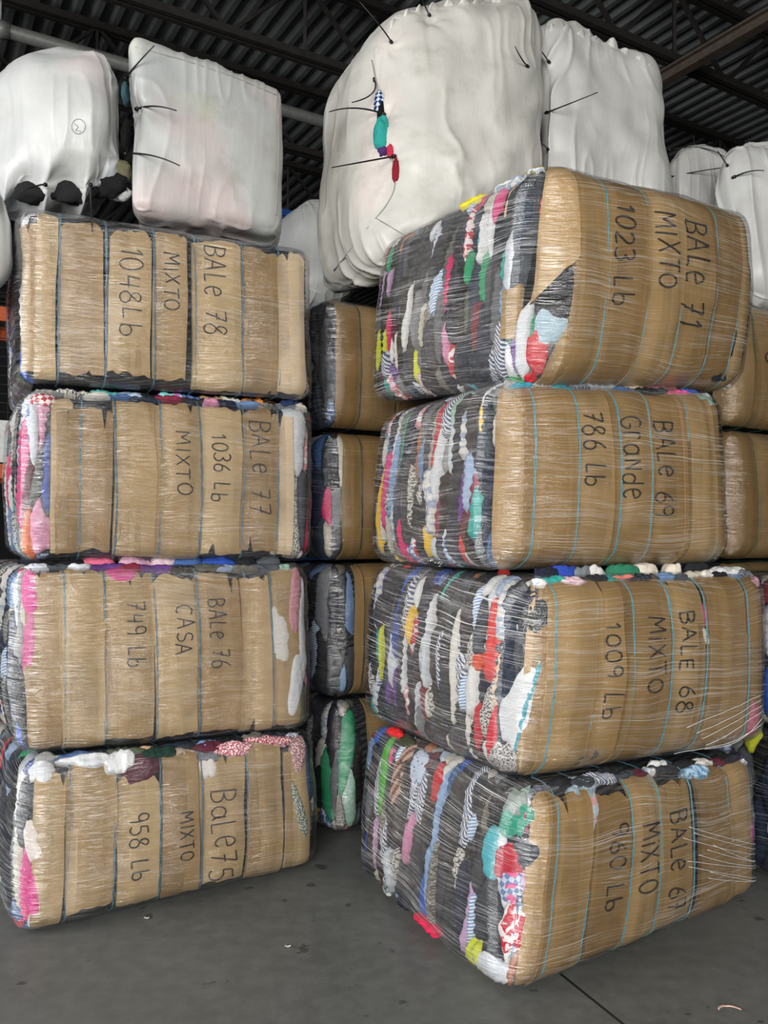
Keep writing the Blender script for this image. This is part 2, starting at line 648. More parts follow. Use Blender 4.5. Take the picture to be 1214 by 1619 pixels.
# ------------------------------------------------------------------ bales
class Bale:
    def __init__(self, hexa, dims, straps, r=0.10, bx=0.05, by=0.05, seed=0, lump=0.012):
        self.hx8 = np.array(hexa, float)
        self.L, self.D, self.H = dims
        self.straps = straps
        self.r, self.bx, self.by, self.seed, self.lump = r, bx, by, seed, lump

    def sharp(self, p, b):
        L, D, H = self.L, self.D, self.H
        p, b = np.broadcast_arrays(np.asarray(p, float), np.asarray(b, float))
        per = 2 * (L + D)
        p = np.mod(p + D, per) - D
        hx, hy, hz = L / 2, D / 2, H / 2
        X = np.where(p < 0, -hx, np.where(p <= L, p - hx, np.where(p <= L + D, hx, hx - (p - L - D))))
        Y = np.where(p < 0, -hy - p, np.where(p <= L, -hy, np.where(p <= L + D, -hy + (p - L), hy)))
        e = np.maximum(np.maximum(b - H, -b), 0)
        Z = np.clip(b, 0, H) - hz
        X = np.clip(X, -hx + e, hx - e)
        Y = np.clip(Y, -hy + e, hy - e)
        return np.stack([X, Y, Z], -1)

    def place(self, S, h, free=0.0):
        half = np.array([self.L, self.D, self.H]) / 2
        r = self.r
        Q = np.clip(S, -(half - r), half - r)
        d = S - Q
        n = d / (np.linalg.norm(d, axis=-1, keepdims=True) + 1e-9)
        x = S[..., 0] + half[0]
        g = np.ones_like(x)
        for s in self.straps:
            g = g * (1 - np.exp(-((x - s) / 0.035) ** 2))
        g = 0.006 * g * (1 - np.abs(n[..., 0]) ** 2)
        nz2 = n[..., 2] ** 2
        h = (np.asarray(h) + g) * (1 - 0.75 * nz2 * (1 - free)) - 0.014 * nz2
        P = Q + n * (r + h)[..., None]
        f = np.clip(1 - (P / half) ** 2, 0, 1)
        Y = P[..., 1] + self.by * np.clip(P[..., 1] / half[1], -1.2, 1.2) * f[..., 0] ** 0.6 * f[..., 2]
        X = P[..., 0] + self.bx * np.clip(P[..., 0] / half[0], -1.2, 1.2) * f[..., 1] ** 0.6 * f[..., 2]
        P = np.stack([X, Y, P[..., 2]], -1)
        ln = noise(S * 3.1 + self.seed * 7.3, self.seed) + 0.5 * noise(S * 7.0 + self.seed, self.seed + 1)
        P = P + n * (self.lump * ln * (1 - nz2))[..., None]
        s, t, w = [P[..., i] / (2 * half[i]) + 0.5 for i in range(3)]
        A = self.hx8
        s, t, w = s[..., None], t[..., None], w[..., None]
        bot = (1 - s) * (1 - t) * A[0] + s * (1 - t) * A[1] + (1 - s) * t * A[2] + s * t * A[3]
        top = (1 - s) * (1 - t) * A[4] + s * (1 - t) * A[5] + (1 - s) * t * A[6] + s * t * A[7]
        return (1 - w) * bot + w * top

    def pos(self, p, b, h=0.0, free=0.0):
        S = self.sharp(p, b)
        return self.place(S, np.broadcast_to(np.asarray(h, float), S.shape[:-1]), free)

    def find(self, px, py):
        """(p, b) of the visible surface point under a pixel"""
        if not hasattr(self, '_g'):
            pp, bb = np.meshgrid(np.linspace(-self.D, self.L + 0.1, 320), np.linspace(-0.08, self.H + 0.12, 150), indexing='ij')
            self._g = (pp, bb) + project(self.pos(pp, bb, 0.01))
        pp, bb, x, y, z = self._g
        d = np.hypot(x - px, y - py) + (z - z.min()) * 6
        i = np.unravel_index(np.argmin(d), d.shape)
        return pp[i], bb[i]


def quads(nu, nv, off=0):
    return [(off + i * nv + j, off + (i + 1) * nv + j, off + (i + 1) * nv + j + 1, off + i * nv + j + 1) for i in range(nu - 1) for j in range(nv - 1)]


def slab(bale, P, B, Htop, hbot, name, mat, parent, base, label=None, free=0.0):
    """a sheet with real thickness laid over the bale: grids of p, b, outer offset"""
    nu, nv = P.shape
    v1 = bale.pos(P, B, Htop, free).reshape(-1, 3)
    fs = quads(nu, nv)
    ring = [i * nv for i in range(nu)] + [(nu - 1) * nv + j for j in range(1, nv)] + [i * nv + nv - 1 for i in range(nu - 2, -1, -1)] + [j for j in range(nv - 2, 0, -1)]
    pr, br = P.ravel()[ring], B.ravel()[ring]
    vt = v1[ring]
    v2 = bale.pos(pr, br, np.full(len(ring), hbot))
    k = len(v1)
    m = len(ring)
    fs += [(k + (i + 1) % m, k + i, k + m + i, k + m + (i + 1) % m) for i in range(m)]
    uv = np.concatenate([np.stack([P.ravel(), B.ravel()], -1), np.stack([pr, br], -1), np.stack([pr, br], -1)])
    o = mesh_obj(name, np.concatenate([v1, vt, v2]), fs, mat, parent, base, uv)
    if label: o['label'] = label
    return o


def panel(bale, p0, p1, b0, b1, h0, mat, parent, base, rng, rag=0.012, notches=2, wob=0.006, curl=0.004, label=None, cut=0.0, tsl=0.0, bsl=0.0, name='cardboard_panel'):
    w = p1 - p0
    nu = max(5, int(w / 0.011)); nv = max(8, int((b1 - b0) / 0.022))
    u = np.linspace(0, 1, nu)[:, None]; v = np.linspace(0, 1, nv)[None, :]
    sd = rng.randrange(9999)
    top = b1 + rag * (noise2(u * w * 14, 0, sd) + 0.6 * noise2(u * w * 45, 3, sd))
    bot = b0 + rag * (noise2(u * w * 14, 7, sd) + 0.6 * noise2(u * w * 45, 9, sd))
    for _ in range(notches):
        c = rng.uniform(0.1, 0.9); dpt = rng.uniform(0.03, 0.10); ww = rng.uniform(0.03, 0.08)
        t = np.clip(1 - np.abs(u - c) / ww, 0, 1)
        if rng.random() < 0.6: top = top - dpt * t
        else: bot = bot + dpt * t
    top = top + tsl * (u - 0.5); bot = bot + bsl * (u - 0.5)
    if cut:
        top = top - cut * np.clip((np.abs(u - 0.5) - 0.32) / 0.18, 0, 1) ** 1.5
    B = bot + (top - bot) * v
    k1, k2 = rng.uniform(-1, 1) * wob * 1.6, rng.uniform(-1, 1) * wob * 1.6
    lw = wob * noise2(B * 5, 1, sd + 1) + k1 * (v - 0.5); rw = wob * noise2(B * 5, 5, sd + 2) + k2 * (v - 0.5)
    P = p0 + lw + (w + rw - lw) * u
    H = h0 + 0.004 + 0 * P
    ends = np.clip((0.06 - v * (b1 - b0)) / 0.06, 0, 1) ** 2 + np.clip((0.06 - (1 - v) * (b1 - b0)) / 0.06, 0, 1) ** 2
    edge = np.exp(-(u * w / 0.02) ** 2) + np.exp(-((1 - u) * w / 0.02) ** 2)
    H = H + curl * edge * (0.5 + 0.5 * noise2(B * 4, sd, 4)) + 0.5 * curl * ends + 0.002 * noise2(P * 20, B * 3, sd)
    return slab(bale, P, B, H, h0 - 0.012, name, mat, parent, base, label)


def garment(bale, pc, bc, wp, wb, th, mat, parent, base, rng, h0=0.0, rot=0.0, label=None):
    """a wad of cloth squeezed against the bale's surface"""
    nu = max(9, int(wp * 2 / 0.009)); nv = max(9, int(wb * 2 / 0.009))
    nu, nv = min(nu, 46), min(nv, 46)
    u = np.linspace(-1, 1, nu)[:, None] + np.zeros((nu, nv)); v = np.linspace(-1, 1, nv)[None, :] + np.zeros((nu, nv))
    x = u * np.sqrt(1 - v * v / 2); y = v * np.sqrt(1 - u * u / 2)
    sd = rng.randrange(9999)
    ang = np.arctan2(y, x)
    rr = 1.12 + 0.42 * noise2(np.cos(ang) * 1.7 + 5, np.sin(ang) * 1.7 + 5, sd) + 0.13 * noise2(np.cos(ang) * 4 + 5, np.sin(ang) * 4 + 5, sd)
    x, y = x * rr, y * rr
    ro = np.clip(np.sqrt(x * x + y * y) / np.maximum(rr, 0.2), 0, 1)
    c, s = math.cos(rot), math.sin(rot)
    X, Y = wp * x, wb * y
    P = pc + c * X - s * Y
    B = bc + s * X + c * Y
    a = rng.uniform(0, 3.1)
    q = (math.cos(a) * X + math.sin(a) * Y)
    wr = np.sin(q * 170 + 5 * noise2(X * 22, Y * 22, sd)) * 0.42 + 0.8 * noise2(X * 42, Y * 42, sd + 1)
    H = h0 + th * np.clip(1 - ro ** 5, 0, 1) ** 0.6 * (0.76 + 0.3 * wr) - 0.004
    return slab(bale, P, B, H, -0.03, 'garment', mat, parent, base, label, 1.0)


def pressed_layers(bale, p0, p1, b0, b1, wa, wb, parent, base, rng, weights, amp=0.022, step=0.0095, forced=(), most=62, tuck=1):
    """clothes pressed edge-on: long slivers, each garment a mesh of its own"""
    n = int((p1 - p0) / step) + 1; m = int((b1 - b0) / step) + 1
    A, Bm = np.meshgrid(np.linspace(p0, p1, n), np.linspace(b0, b1, m), indexing='ij')
    sd = rng.randrange(99999)
    Aw = A + 0.022 * noise2(A * 5, Bm * 4, sd) + 0.006 * noise2(A * 14, Bm * 11, sd + 1) + 0.003 * noise2(A * 40, Bm * 32, sd + 5)
    Bw = Bm + 0.05 * noise2(A * 9, Bm * 3, sd + 2)
    seeds = []
    a = p0
    while a < p1:
        b = b0 - rng.random() * wb
        wcol = wa * rng.uniform(0.7, 1.25)
        while b < b1 + wb * 0.3:
            ck = pick(rng, weights)
            dark = ck in DARKS
            hgt = wb * rng.choice((0.7, 1.0, 1.0, 1.4, 1.8)) * (1.15 if dark else 0.9)
            xa = wa * (rng.uniform(0.55, 0.95) if dark else rng.uniform(0.34, 0.78))
            seeds.append((a + wcol * rng.uniform(0.1, 0.9), b + hgt / 2, xa, hgt * rng.uniform(0.45, 0.62), rng.uniform(-0.10, 0.10), ck))
            b += hgt
        a += wcol
    K = len(seeds)
    F = np.empty((K, n, m))
    for k, (sa, sb, xa, xb, tl, ck) in enumerate(seeds):
        F[k] = (np.abs((Aw - sa - tl * (Bw - sb)) / xa) ** 1.3 + np.abs((Bw - sb) / xb) ** 1.55)
    idx = np.argmin(F, 0)
    srt = np.partition(F, 1, 0)
    d1, d2 = srt[0], srt[1]
    cells = []
    for k in range(K):
        f = np.where(idx == k, d2 - d1, d1 - F[k])
        I, J = np.nonzero(f > 0)
        if len(I) < 6: continue
        i0, i1, j0, j1 = max(I.min() - 1, 0), min(I.max() + 1, n - 1), max(J.min() - 1, 0), min(J.max() + 1, m - 1)
        vid, Pv, Bv, Fv, faces = {}, [], [], [], []

        def vert(key, pa, pb, ff):
            if key not in vid:
                vid[key] = len(Pv); Pv.append(pa); Bv.append(pb); Fv.append(max(ff, 0))
            return vid[key]
        for i in range(i0, i1):
            for j in range(j0, j1):
                cs = [(i, j), (i + 1, j), (i + 1, j + 1), (i, j + 1)]
                vals = [f[c] for c in cs]
                if max(vals) <= 0: continue
                poly = []
                for q in range(4):
                    c, d = cs[q], cs[(q + 1) % 4]
                    fc, fd = vals[q], vals[(q + 1) % 4]
                    if fc > 0: poly.append(vert(c, A[c], Bm[c], fc))
                    if (fc > 0) != (fd > 0):
                        t = fc / (fc - fd)
                        key = (c, d) if c < d else (d, c)
                        poly.append(vert(key, A[c] + t * (A[d] - A[c]), Bm[c] + t * (Bm[d] - Bm[c]), 0))
                if len(poly) >= 3: faces.append(poly)
        if len(faces) < 10: continue
        Pv, Bv, Fv = np.array(Pv), np.array(Bv), np.array(Fv)
        off = rng.uniform(-0.012, 0.012)
        wr = 0.0045 * np.sin(Bv * rng.uniform(120, 220) + 2.5 * noise2(Pv * 30, Bv * 12, k)) * rng.random() + 0.005 * noise2(Pv * 40, Bv * 18, k + 3)
        e = 1 - np.exp(-Fv / 0.16)
        h = -0.024 + (amp + off + wr) * e + 0.008 * np.clip(Fv, 0, 1)
        h = h - 0.024 * (np.clip((Pv - p1 + 0.055) / 0.05, 0, 1) if tuck > 0 else np.clip((p0 + 0.055 - Pv) / 0.05, 0, 1))
        col = None
        ca, cb = Pv.mean(), Bv.mean()
        for fa, fb, fr, fc in forced:
            if abs(ca - fa) < fr * 0.6 and abs(cb - fb) < fr: col = fc
        mt = cloth(col if col else seeds[k][5])
        cells.append((len(Pv), bale.pos(Pv, Bv, h), faces, mt, np.stack([Pv, Bv], -1)))
    cells.sort(key=lambda c: -c[0])
    for c in cells[:most]:
        mesh_obj('garment', c[1], c[2], c[3], parent, base, c[4])
    rest = cells[most:]
    if rest:
        off, vs, fs, uv, mi, mats = 0, [], [], [], [], []
        for c in rest:
            vs.append(c[1]); uv.append(c[4]); fs += [[i + off for i in f] for f in c[2]]
            if c[3] not in mats: mats.append(c[3])
            mi += [mats.index(c[3])] * len(c[2]); off += len(c[1])
        o = mesh_obj('cloth_slivers', np.concatenate(vs), fs, None, parent, base, np.concatenate(uv))
        for x in mats: o.data.materials.append(x)
        o.data.polygons.foreach_set('material_index', mi)
        o['kind'] = 'stuff'


def core(bale, parent, base, mat, h=-0.022):
    per = 2 * (bale.L + bale.D)
    nu, nv = 110, 34
    m = 0.30
    P, B = np.meshgrid(np.linspace(-bale.D, per - bale.D, nu + 1)[:-1], np.linspace(-m, bale.H + m, nv), indexing='ij')
    v = bale.pos(P, B, h + 0.006 * noise2(P * 18, B * 18, bale.seed))
    fs = [(i * nv + j, ((i + 1) % nu) * nv + j, ((i + 1) % nu) * nv + j + 1, i * nv + j + 1) for i in range(nu) for j in range(nv - 1)]
    vv = v.reshape(-1, 3)
    k = len(vv)
    bc, tc = vv[0::nv].mean(0), vv[nv - 1::nv].mean(0)
    vv = np.concatenate([vv, [bc, tc]])
    fs += [(((i + 1) % nu) * nv, i * nv, k) for i in range(nu)] + [(i * nv + nv - 1, ((i + 1) % nu) * nv + nv - 1, k + 1) for i in range(nu)]
    uv = np.concatenate([np.stack([P.ravel(), B.ravel()], -1), [[0, 0], [0, 0]]])
    return mesh_obj('pressed_clothes', vv, fs, mat, parent, base, uv)


def film(bale, parent, base, mat, slope_end=0.0, slope=0.03, h=0.025, m0=0.05, m1=0.16):
    per = 2 * (bale.L + bale.D)
    nu, nv = 190, 44
    P, B = np.meshgrid(np.linspace(-bale.D, per - bale.D, nu + 1), np.linspace(-m0, bale.H + m1, nv), indexing='ij')
    hh = h + 0.004 * noise2(P * 9, B * 22, bale.seed + 5) + 0.003 * noise2(P * 3, B * 50, bale.seed + 6)
    Pq = P.copy(); Pq[-1] = P[0]
    v = bale.pos(Pq, B, hh); v[-1] = v[0]
    vv = B + np.where(P < 0, slope_end * P, slope * P)
    uv = np.stack([P.ravel(), vv.ravel()], -1)
    return mesh_obj('stretch_film', v.reshape(-1, 3), quads(nu + 1, nv), mat, parent, base, uv)


def strap(bale, x, parent, base, mat, h=0.0145, rr=0.0019, rng=random):
    L, D, H = bale.L, bale.D, bale.H
    b = np.linspace(-D * 0.3, H + D * 0.3, 90)
    m = MB()
    jit = rng.uniform(0, 9)
    for dx in (-0.0022, 0.0022):
        xx = x + dx + 0.006 * noise2(b * 4, jit, 3) + 0.0012 * np.sin(b * 60 + dx * 900)
        P = bale.pos(xx, b, np.full(len(b), h))
        m.tube(P, rr, 6)
    return m.build('strap', mat, parent, base, True)


# marker handwriting: letter strokes on a unit-high box (x to the right, y up)
def arc(cx, cy, rx, ry, a0, a1, n=14):
    return [(cx + rx * math.cos(math.radians(a0 + (a1 - a0) * i / n)), cy + ry * math.sin(math.radians(a0 + (a1 - a0) * i / n))) for i in range(n + 1)]


GLYPH = {
    'B': (0.62, [[(0.05, 0), (0.05, 1)], [(0.02, 1)] + arc(0.2, 0.76, 0.36, 0.24, 90, -90) + [(0.08, 0.52)], [(0.08, 0.52)] + arc(0.22, 0.26, 0.38, 0.26, 90, -90) + [(0.0, 0.02)]]),
    'A': (0.7, [[(0.0, 0), (0.34, 1), (0.66, 0)], [(0.14, 0.38), (0.55, 0.36)]]),
    'a': (0.66, [arc(0.28, 0.3, 0.28, 0.32, 40, 400), [(0.54, 0.62), (0.52, 0.2), (0.66, 0.0)]]),
    'L': (0.5, [[(0.06, 1), (0.02, 0.02), (0.48, 0.05)]]),
    'e': (0.6, [[(0.08, 0.42), (0.5, 0.5)] + arc(0.3, 0.42, 0.26, 0.38, 15, 320)]),
    'E': (0.55, [[(0.5, 0.95), (0.05, 0.9), (0.05, 0.05), (0.52, 0.0)], [(0.05, 0.5), (0.42, 0.52)]]),
    'M': (0.8, [[(0.0, 0), (0.08, 1), (0.36, 0.35), (0.66, 1), (0.76, 0)]]),
    'I': (0.2, [[(0.1, 0), (0.1, 1)]]),
    'i': (0.2, [[(0.1, 0), (0.1, 0.7)], [(0.08, 0.9), (0.12, 0.95)]]),
    'X': (0.66, [[(0.0, 0), (0.6, 1)], [(0.02, 0.98), (0.62, 0.04)]]),
    'T': (0.66, [[(0.33, 0), (0.34, 0.98)], [(0.0, 0.95), (0.66, 1.0)]]),
    'O': (0.7, [arc(0.34, 0.48, 0.33, 0.46, 100, 468, 22)]),
    '0': (0.6, [arc(0.29, 0.5, 0.28, 0.5, 100, 464, 22)]),
    'C': (0.6, [arc(0.36, 0.5, 0.34, 0.48, 50, 300, 18)]),
    'S': (0.6, [arc(0.32, 0.74, 0.26, 0.25, 35, 250, 12) + arc(0.3, 0.25, 0.27, 0.25, 80, -150, 12)]),
    'G': (0.66, [arc(0.36, 0.5, 0.34, 0.48, 50, 330, 18) + [(0.66, 0.42), (0.4, 0.42)]]),
    'r': (0.5, [[(0.08, 0), (0.08, 0.7)], [(0.08, 0.45)] + arc(0.28, 0.45, 0.2, 0.25, 160, 40, 8)]),
    'n': (0.6, [[(0.04, 0), (0.06, 0.72), (0.5, 0.02), (0.52, 0.75)]]),
    'd': (0.6, [arc(0.26, 0.28, 0.26, 0.28, 40, 380), [(0.52, 1.0), (0.52, 0.0)]]),
    'b': (0.6, [[(0.06, 1.0), (0.06, 0.0)], arc(0.3, 0.26, 0.26, 0.26, 160, -180)]),
    '1': (0.34, [[(0.02, 0.72), (0.24, 1.0), (0.2, 0.0)]]),
    '2': (0.62, [arc(0.28, 0.72, 0.26, 0.27, 160, -30, 10) + [(0.1, 0.08), (0.02, 0.12), (0.16, 0.02), (0.6, 0.08)]]),
    '3': (0.58, [arc(0.24, 0.76, 0.28, 0.24, 140, -80, 10) + arc(0.24, 0.26, 0.32, 0.27, 85, -140, 12)]),
    '4': (0.62, [[(0.12, 1.0), (0.06, 0.42), (0.58, 0.46)], [(0.5, 0.95), (0.46, 0.0)]]),
    '5': (0.62, [[(0.58, 1.0), (0.14, 0.96), (0.08, 0.56)] + arc(0.26, 0.3, 0.3, 0.3, 110, -140, 14)]),
    '6': (0.58, [[(0.46, 1.0), (0.2, 0.74)] + arc(0.28, 0.27, 0.26, 0.27, 160, 500, 18)]),
    '7': (0.62, [[(0.0, 0.94), (0.56, 1.0), (0.2, 0.0)], [(0.14, 0.5), (0.52, 0.54)]]),
    '8': (0.6, [arc(0.3, 0.75, 0.22, 0.24, 20, 270, 12) + arc(0.28, 0.25, 0.27, 0.26, 90, -250, 16) + [(0.46, 0.8)]]),
    '9': (0.58, [arc(0.26, 0.72, 0.24, 0.27, 10, 370, 18) + [(0.5, 0.3), (0.42, 0.0)]]),
    ' ': (0.4, []),
}


def writing(bale, text, pa, pb, ba, bb, parent, base, rng, layers=(), wd=0.0028, mat=None):
    """marker text that reads downwards, letter feet towards smaller p"""
    adv = sum(GLYPH[c][0] + 0.2 for c in text) - 0.2
    sx = (bb - ba) / adv
    sy = pb - pa
    m = MB()
    x0 = 0
    drift = rng.uniform(-0.05, 0.05)
    for c in text:
        w, strokes = GLYPH[c]
        jx, jy, js = rng.uniform(-0.03, 0.03), rng.uniform(-0.08, 0.08), rng.uniform(0.86, 1.05)
        sl = rng.uniform(-0.06, 0.06)
        for st in strokes:
            q = np.array(st, float)
            # resample evenly
            d = np.concatenate([[0], np.cumsum(np.hypot(*(np.diff(q, axis=0) * [sx, sy]).T))])
            n = max(3, int(d[-1] / 0.004))
            t = np.linspace(0, d[-1], n)
            qx, qy = np.interp(t, d, q[:, 0]), np.interp(t, d, q[:, 1])
            for _ in range(1):
                qx[1:-1] = (qx[:-2] + 2 * qx[1:-1] + qx[2:]) / 4; qy[1:-1] = (qy[:-2] + 2 * qy[1:-1] + qy[2:]) / 4
            qx = qx + jx + sl * qy; qy = qy * js + jy + drift * (x0 / adv)
            b = bb - (x0 + qx) * sx
            p = pa + qy * sy
            tp, tb = np.gradient(p), np.gradient(b)
            ln = np.hypot(tp, tb) + 1e-9
            ox, oy = -tb / ln * wd, tp / ln * wd
            e = np.ones(n); e[0] = e[-1] = 0.6
            hh = np.full(n, 0.006)
            for l0, l1, lh in layers:
                hh = np.where((p > l0 - 0.012) & (p < l1 + 0.012), np.maximum(hh, lh + 0.0098), hh)
            for _ in range(3):
                hh[1:-1] = np.maximum(hh[1:-1], (hh[:-2] + hh[2:]) / 2)
            P1 = bale.pos(p + ox * e, b + oy * e, hh); P2 = bale.pos(p - ox * e, b - oy * e, hh)
            P3 = bale.pos(p + ox * e, b + oy * e, hh - 0.003); P4 = bale.pos(p - ox * e, b - oy * e, hh - 0.003)
            vs = np.concatenate([P1, P2, P3, P4])
            fs = [(i, i + 1, n + i + 1, n + i) for i in range(n - 1)] + [(2 * n + i, 2 * n + i + 1, i + 1, i) for i in range(n - 1)] + [(n + i, n + i + 1, 3 * n + i + 1, 3 * n + i) for i in range(n - 1)]
            m.add(vs, fs)
        x0 += w + 0.2
    o = m.build('handwriting', mat or MARKER, parent, base)
    o['label'] = 'black marker handwriting reading ' + text
    return o


DATA = {
'b78': dict(hexa=[(-1.514, 3.464, 2.234), (-0.362, 4.065, 2.257), (-2.011, 4.501, 2.234), (-0.896, 5.083, 2.257), (-1.522, 3.48, 2.992), (-0.371, 4.075, 3.016), (-2.019, 4.517, 2.992), (-0.905, 5.094, 3.016)], dims=(1.298,1.150,0.759),
  ym=487, straps=[92, 169, 245, 310, 385, 443],
  panels=[(32, 58), (56, 91), (92, 166), (171, 241), (244, 297), (304, 382), (379, 441), (440, 479)],
  text=[('1048Lb', 188, 225, 393, 533), ('MIXTO', 261, 285, 400, 492), ('BALe 78', 323, 358, 391, 530)]),'b77': dict(hexa=[(-1.496, 3.46, 1.481), (-0.365, 4.158, 1.457), (-2.01, 4.489, 1.481), (-0.969, 5.137, 1.457), (-1.504, 3.472, 2.22), (-0.368, 4.166, 2.255), (-2.018, 4.501, 2.22), (-0.971, 5.145, 2.255)], dims=(1.331,1.150,0.768),
  ym=757, straps=[128, 183, 254, 320, 387, 440],
  panels=[(80, 114), (90, 178), (180, 258), (248, 318), (312, 388), (384, 440), (434, 463)],
  text=[('MIXTO', 278, 302, 683, 781), ('1036 Lb', 338, 364, 687, 792), ('BALe 77', 398, 428, 665, 813)]),'b76': dict(slope_end=0.05, slope=0.05, hexa=[(-1.476, 3.399, 0.691), (-0.358, 4.023, 0.66), (-2.042, 4.4, 0.691), (-0.924, 5.024, 0.66), (-1.506, 3.412, 1.475), (-0.377, 4.05, 1.461), (-2.072, 4.413, 1.475), (-0.943, 5.051, 1.461)], dims=(1.289,1.150,0.793),
  ym=1034, straps=[102, 166, 248, 316, 391, 433],
  panels=[(40, 98), (96, 165), (163, 246), (246, 311), (306, 383), (383, 430), (430, 475)],
  text=[('749 Lb', 201, 231, 950, 1055), ('CASA', 278, 304, 956, 1036), ('BALe 76', 332, 362, 948, 1057)]),'b75': dict(slope_end=0.05, slope=0.1, hexa=[(-1.438, 3.33, 0.0), (-0.331, 4.047, 0.0), (-2.038, 4.311, 0.0), (-0.931, 5.028, 0.0), (-1.438, 3.37, 0.699), (-0.343, 4.035, 0.657), (-2.038, 4.351, 0.699), (-0.944, 5.016, 0.657)], dims=(1.300,1.150,0.679),
  ym=1303, straps=[109, 184, 255, 320, 392, 445],
  panels=[(50, 104), (105, 184), (186, 255), (257, 315), (317, 388), (392, 447), (450, 490)],
  text=[('958 Lb', 206, 238, 1288, 1391), ('MIXTO', 285, 306, 1284, 1361), ('BaLe75', 338, 377, 1248, 1389)]),'b71': dict(slope_end=0.22, slope=0.05, hexa=[(0.548, 3.088, 2.132), (1.62, 3.714, 2.229), (-0.074, 4.058, 2.225), (0.998, 4.683, 2.322), (0.604, 3.016, 3.003), (1.643, 3.649, 3.051), (-0.006, 3.988, 3.041), (1.033, 4.621, 3.09)], dims=(1.231,1.152,0.850),
  ym=450, straps=[961, 1029, 1080, 1136, 1171],
  panels=[(862, 913), (905, 962), (950, 1030), (1025, 1082), (1078, 1140), (1135, 1172), (1160, 1197)],
  text=[('1023 Lb', 975, 1007, 325, 484), ('MIXTO', 1037, 1072, 338, 457), ('BALe 71', 1083, 1123, 352, 516)]),'b69': dict(slope_end=0.2, slope=-0.02, hexa=[(0.396, 3.062, 1.453), (1.49, 3.571, 1.464), (-0.061, 4.001, 1.453), (1.033, 4.51, 1.464), (0.426, 3.053, 2.187), (1.462, 3.57, 2.232), (-0.012, 3.994, 2.191), (1.025, 4.511, 2.236)], dims=(1.183,1.041,0.752),
  ym=752, straps=[846, 916, 983, 1033, 1091, 1131],
  panels=[(781, 848), (836, 918), (905, 985), (975, 1036), (1030, 1093), (1085, 1133), (1120, 1158)],
  text=[('786 Lb', 926, 959, 653, 769), ('Grande', 986, 1021, 658, 790), ('BALe 69', 1040, 1069, 666, 817)]),'b68': dict(slope_end=0.24, slope=0.05, hexa=[(0.46, 2.988, 0.701), (1.639, 3.611, 0.689), (-0.091, 4.007, 0.708), (1.088, 4.63, 0.696), (0.514, 2.94, 1.454), (1.64, 3.581, 1.45), (-0.051, 3.963, 1.479), (1.075, 4.605, 1.474)], dims=(1.314,1.164,0.759),
  ym=1058, straps=[878, 948, 1006, 1064, 1118, 1185],
  panels=[(827, 878), (864, 956), (948, 1007), (991, 1061), (1061, 1118), (1123, 1179), (1177, 1207)],
  text=[('1009 Lb', 959, 986, 986, 1137), ('MiXTO', 1026, 1053, 975, 1094), ('BALE 68', 1077, 1104, 967, 1126)]),'b67': dict(slope_end=0.24, slope=0.12, hexa=[(0.421, 2.876, 0.0), (1.647, 3.726, 0.0), (-0.118, 3.95, 0.0), (1.107, 4.8, 0.0), (0.508, 2.924, 0.72), (1.582, 3.606, 0.663), (-0.073, 3.895, 0.733), (1.001, 4.577, 0.676)], dims=(1.383,1.167,0.702),
  ym=1360, straps=[881, 934, 1000, 1045, 1098, 1159],
  panels=[(834, 884), (870, 934), (943, 1004), (1000, 1050), (1030, 1098), (1108, 1161), (1157, 1192)],
  text=[('960 Lb', 965, 993, 1304, 1437), ('MiXTO', 1012, 1045, 1301, 1409), ('BALe 67', 1062, 1090, 1282, 1437)]),}

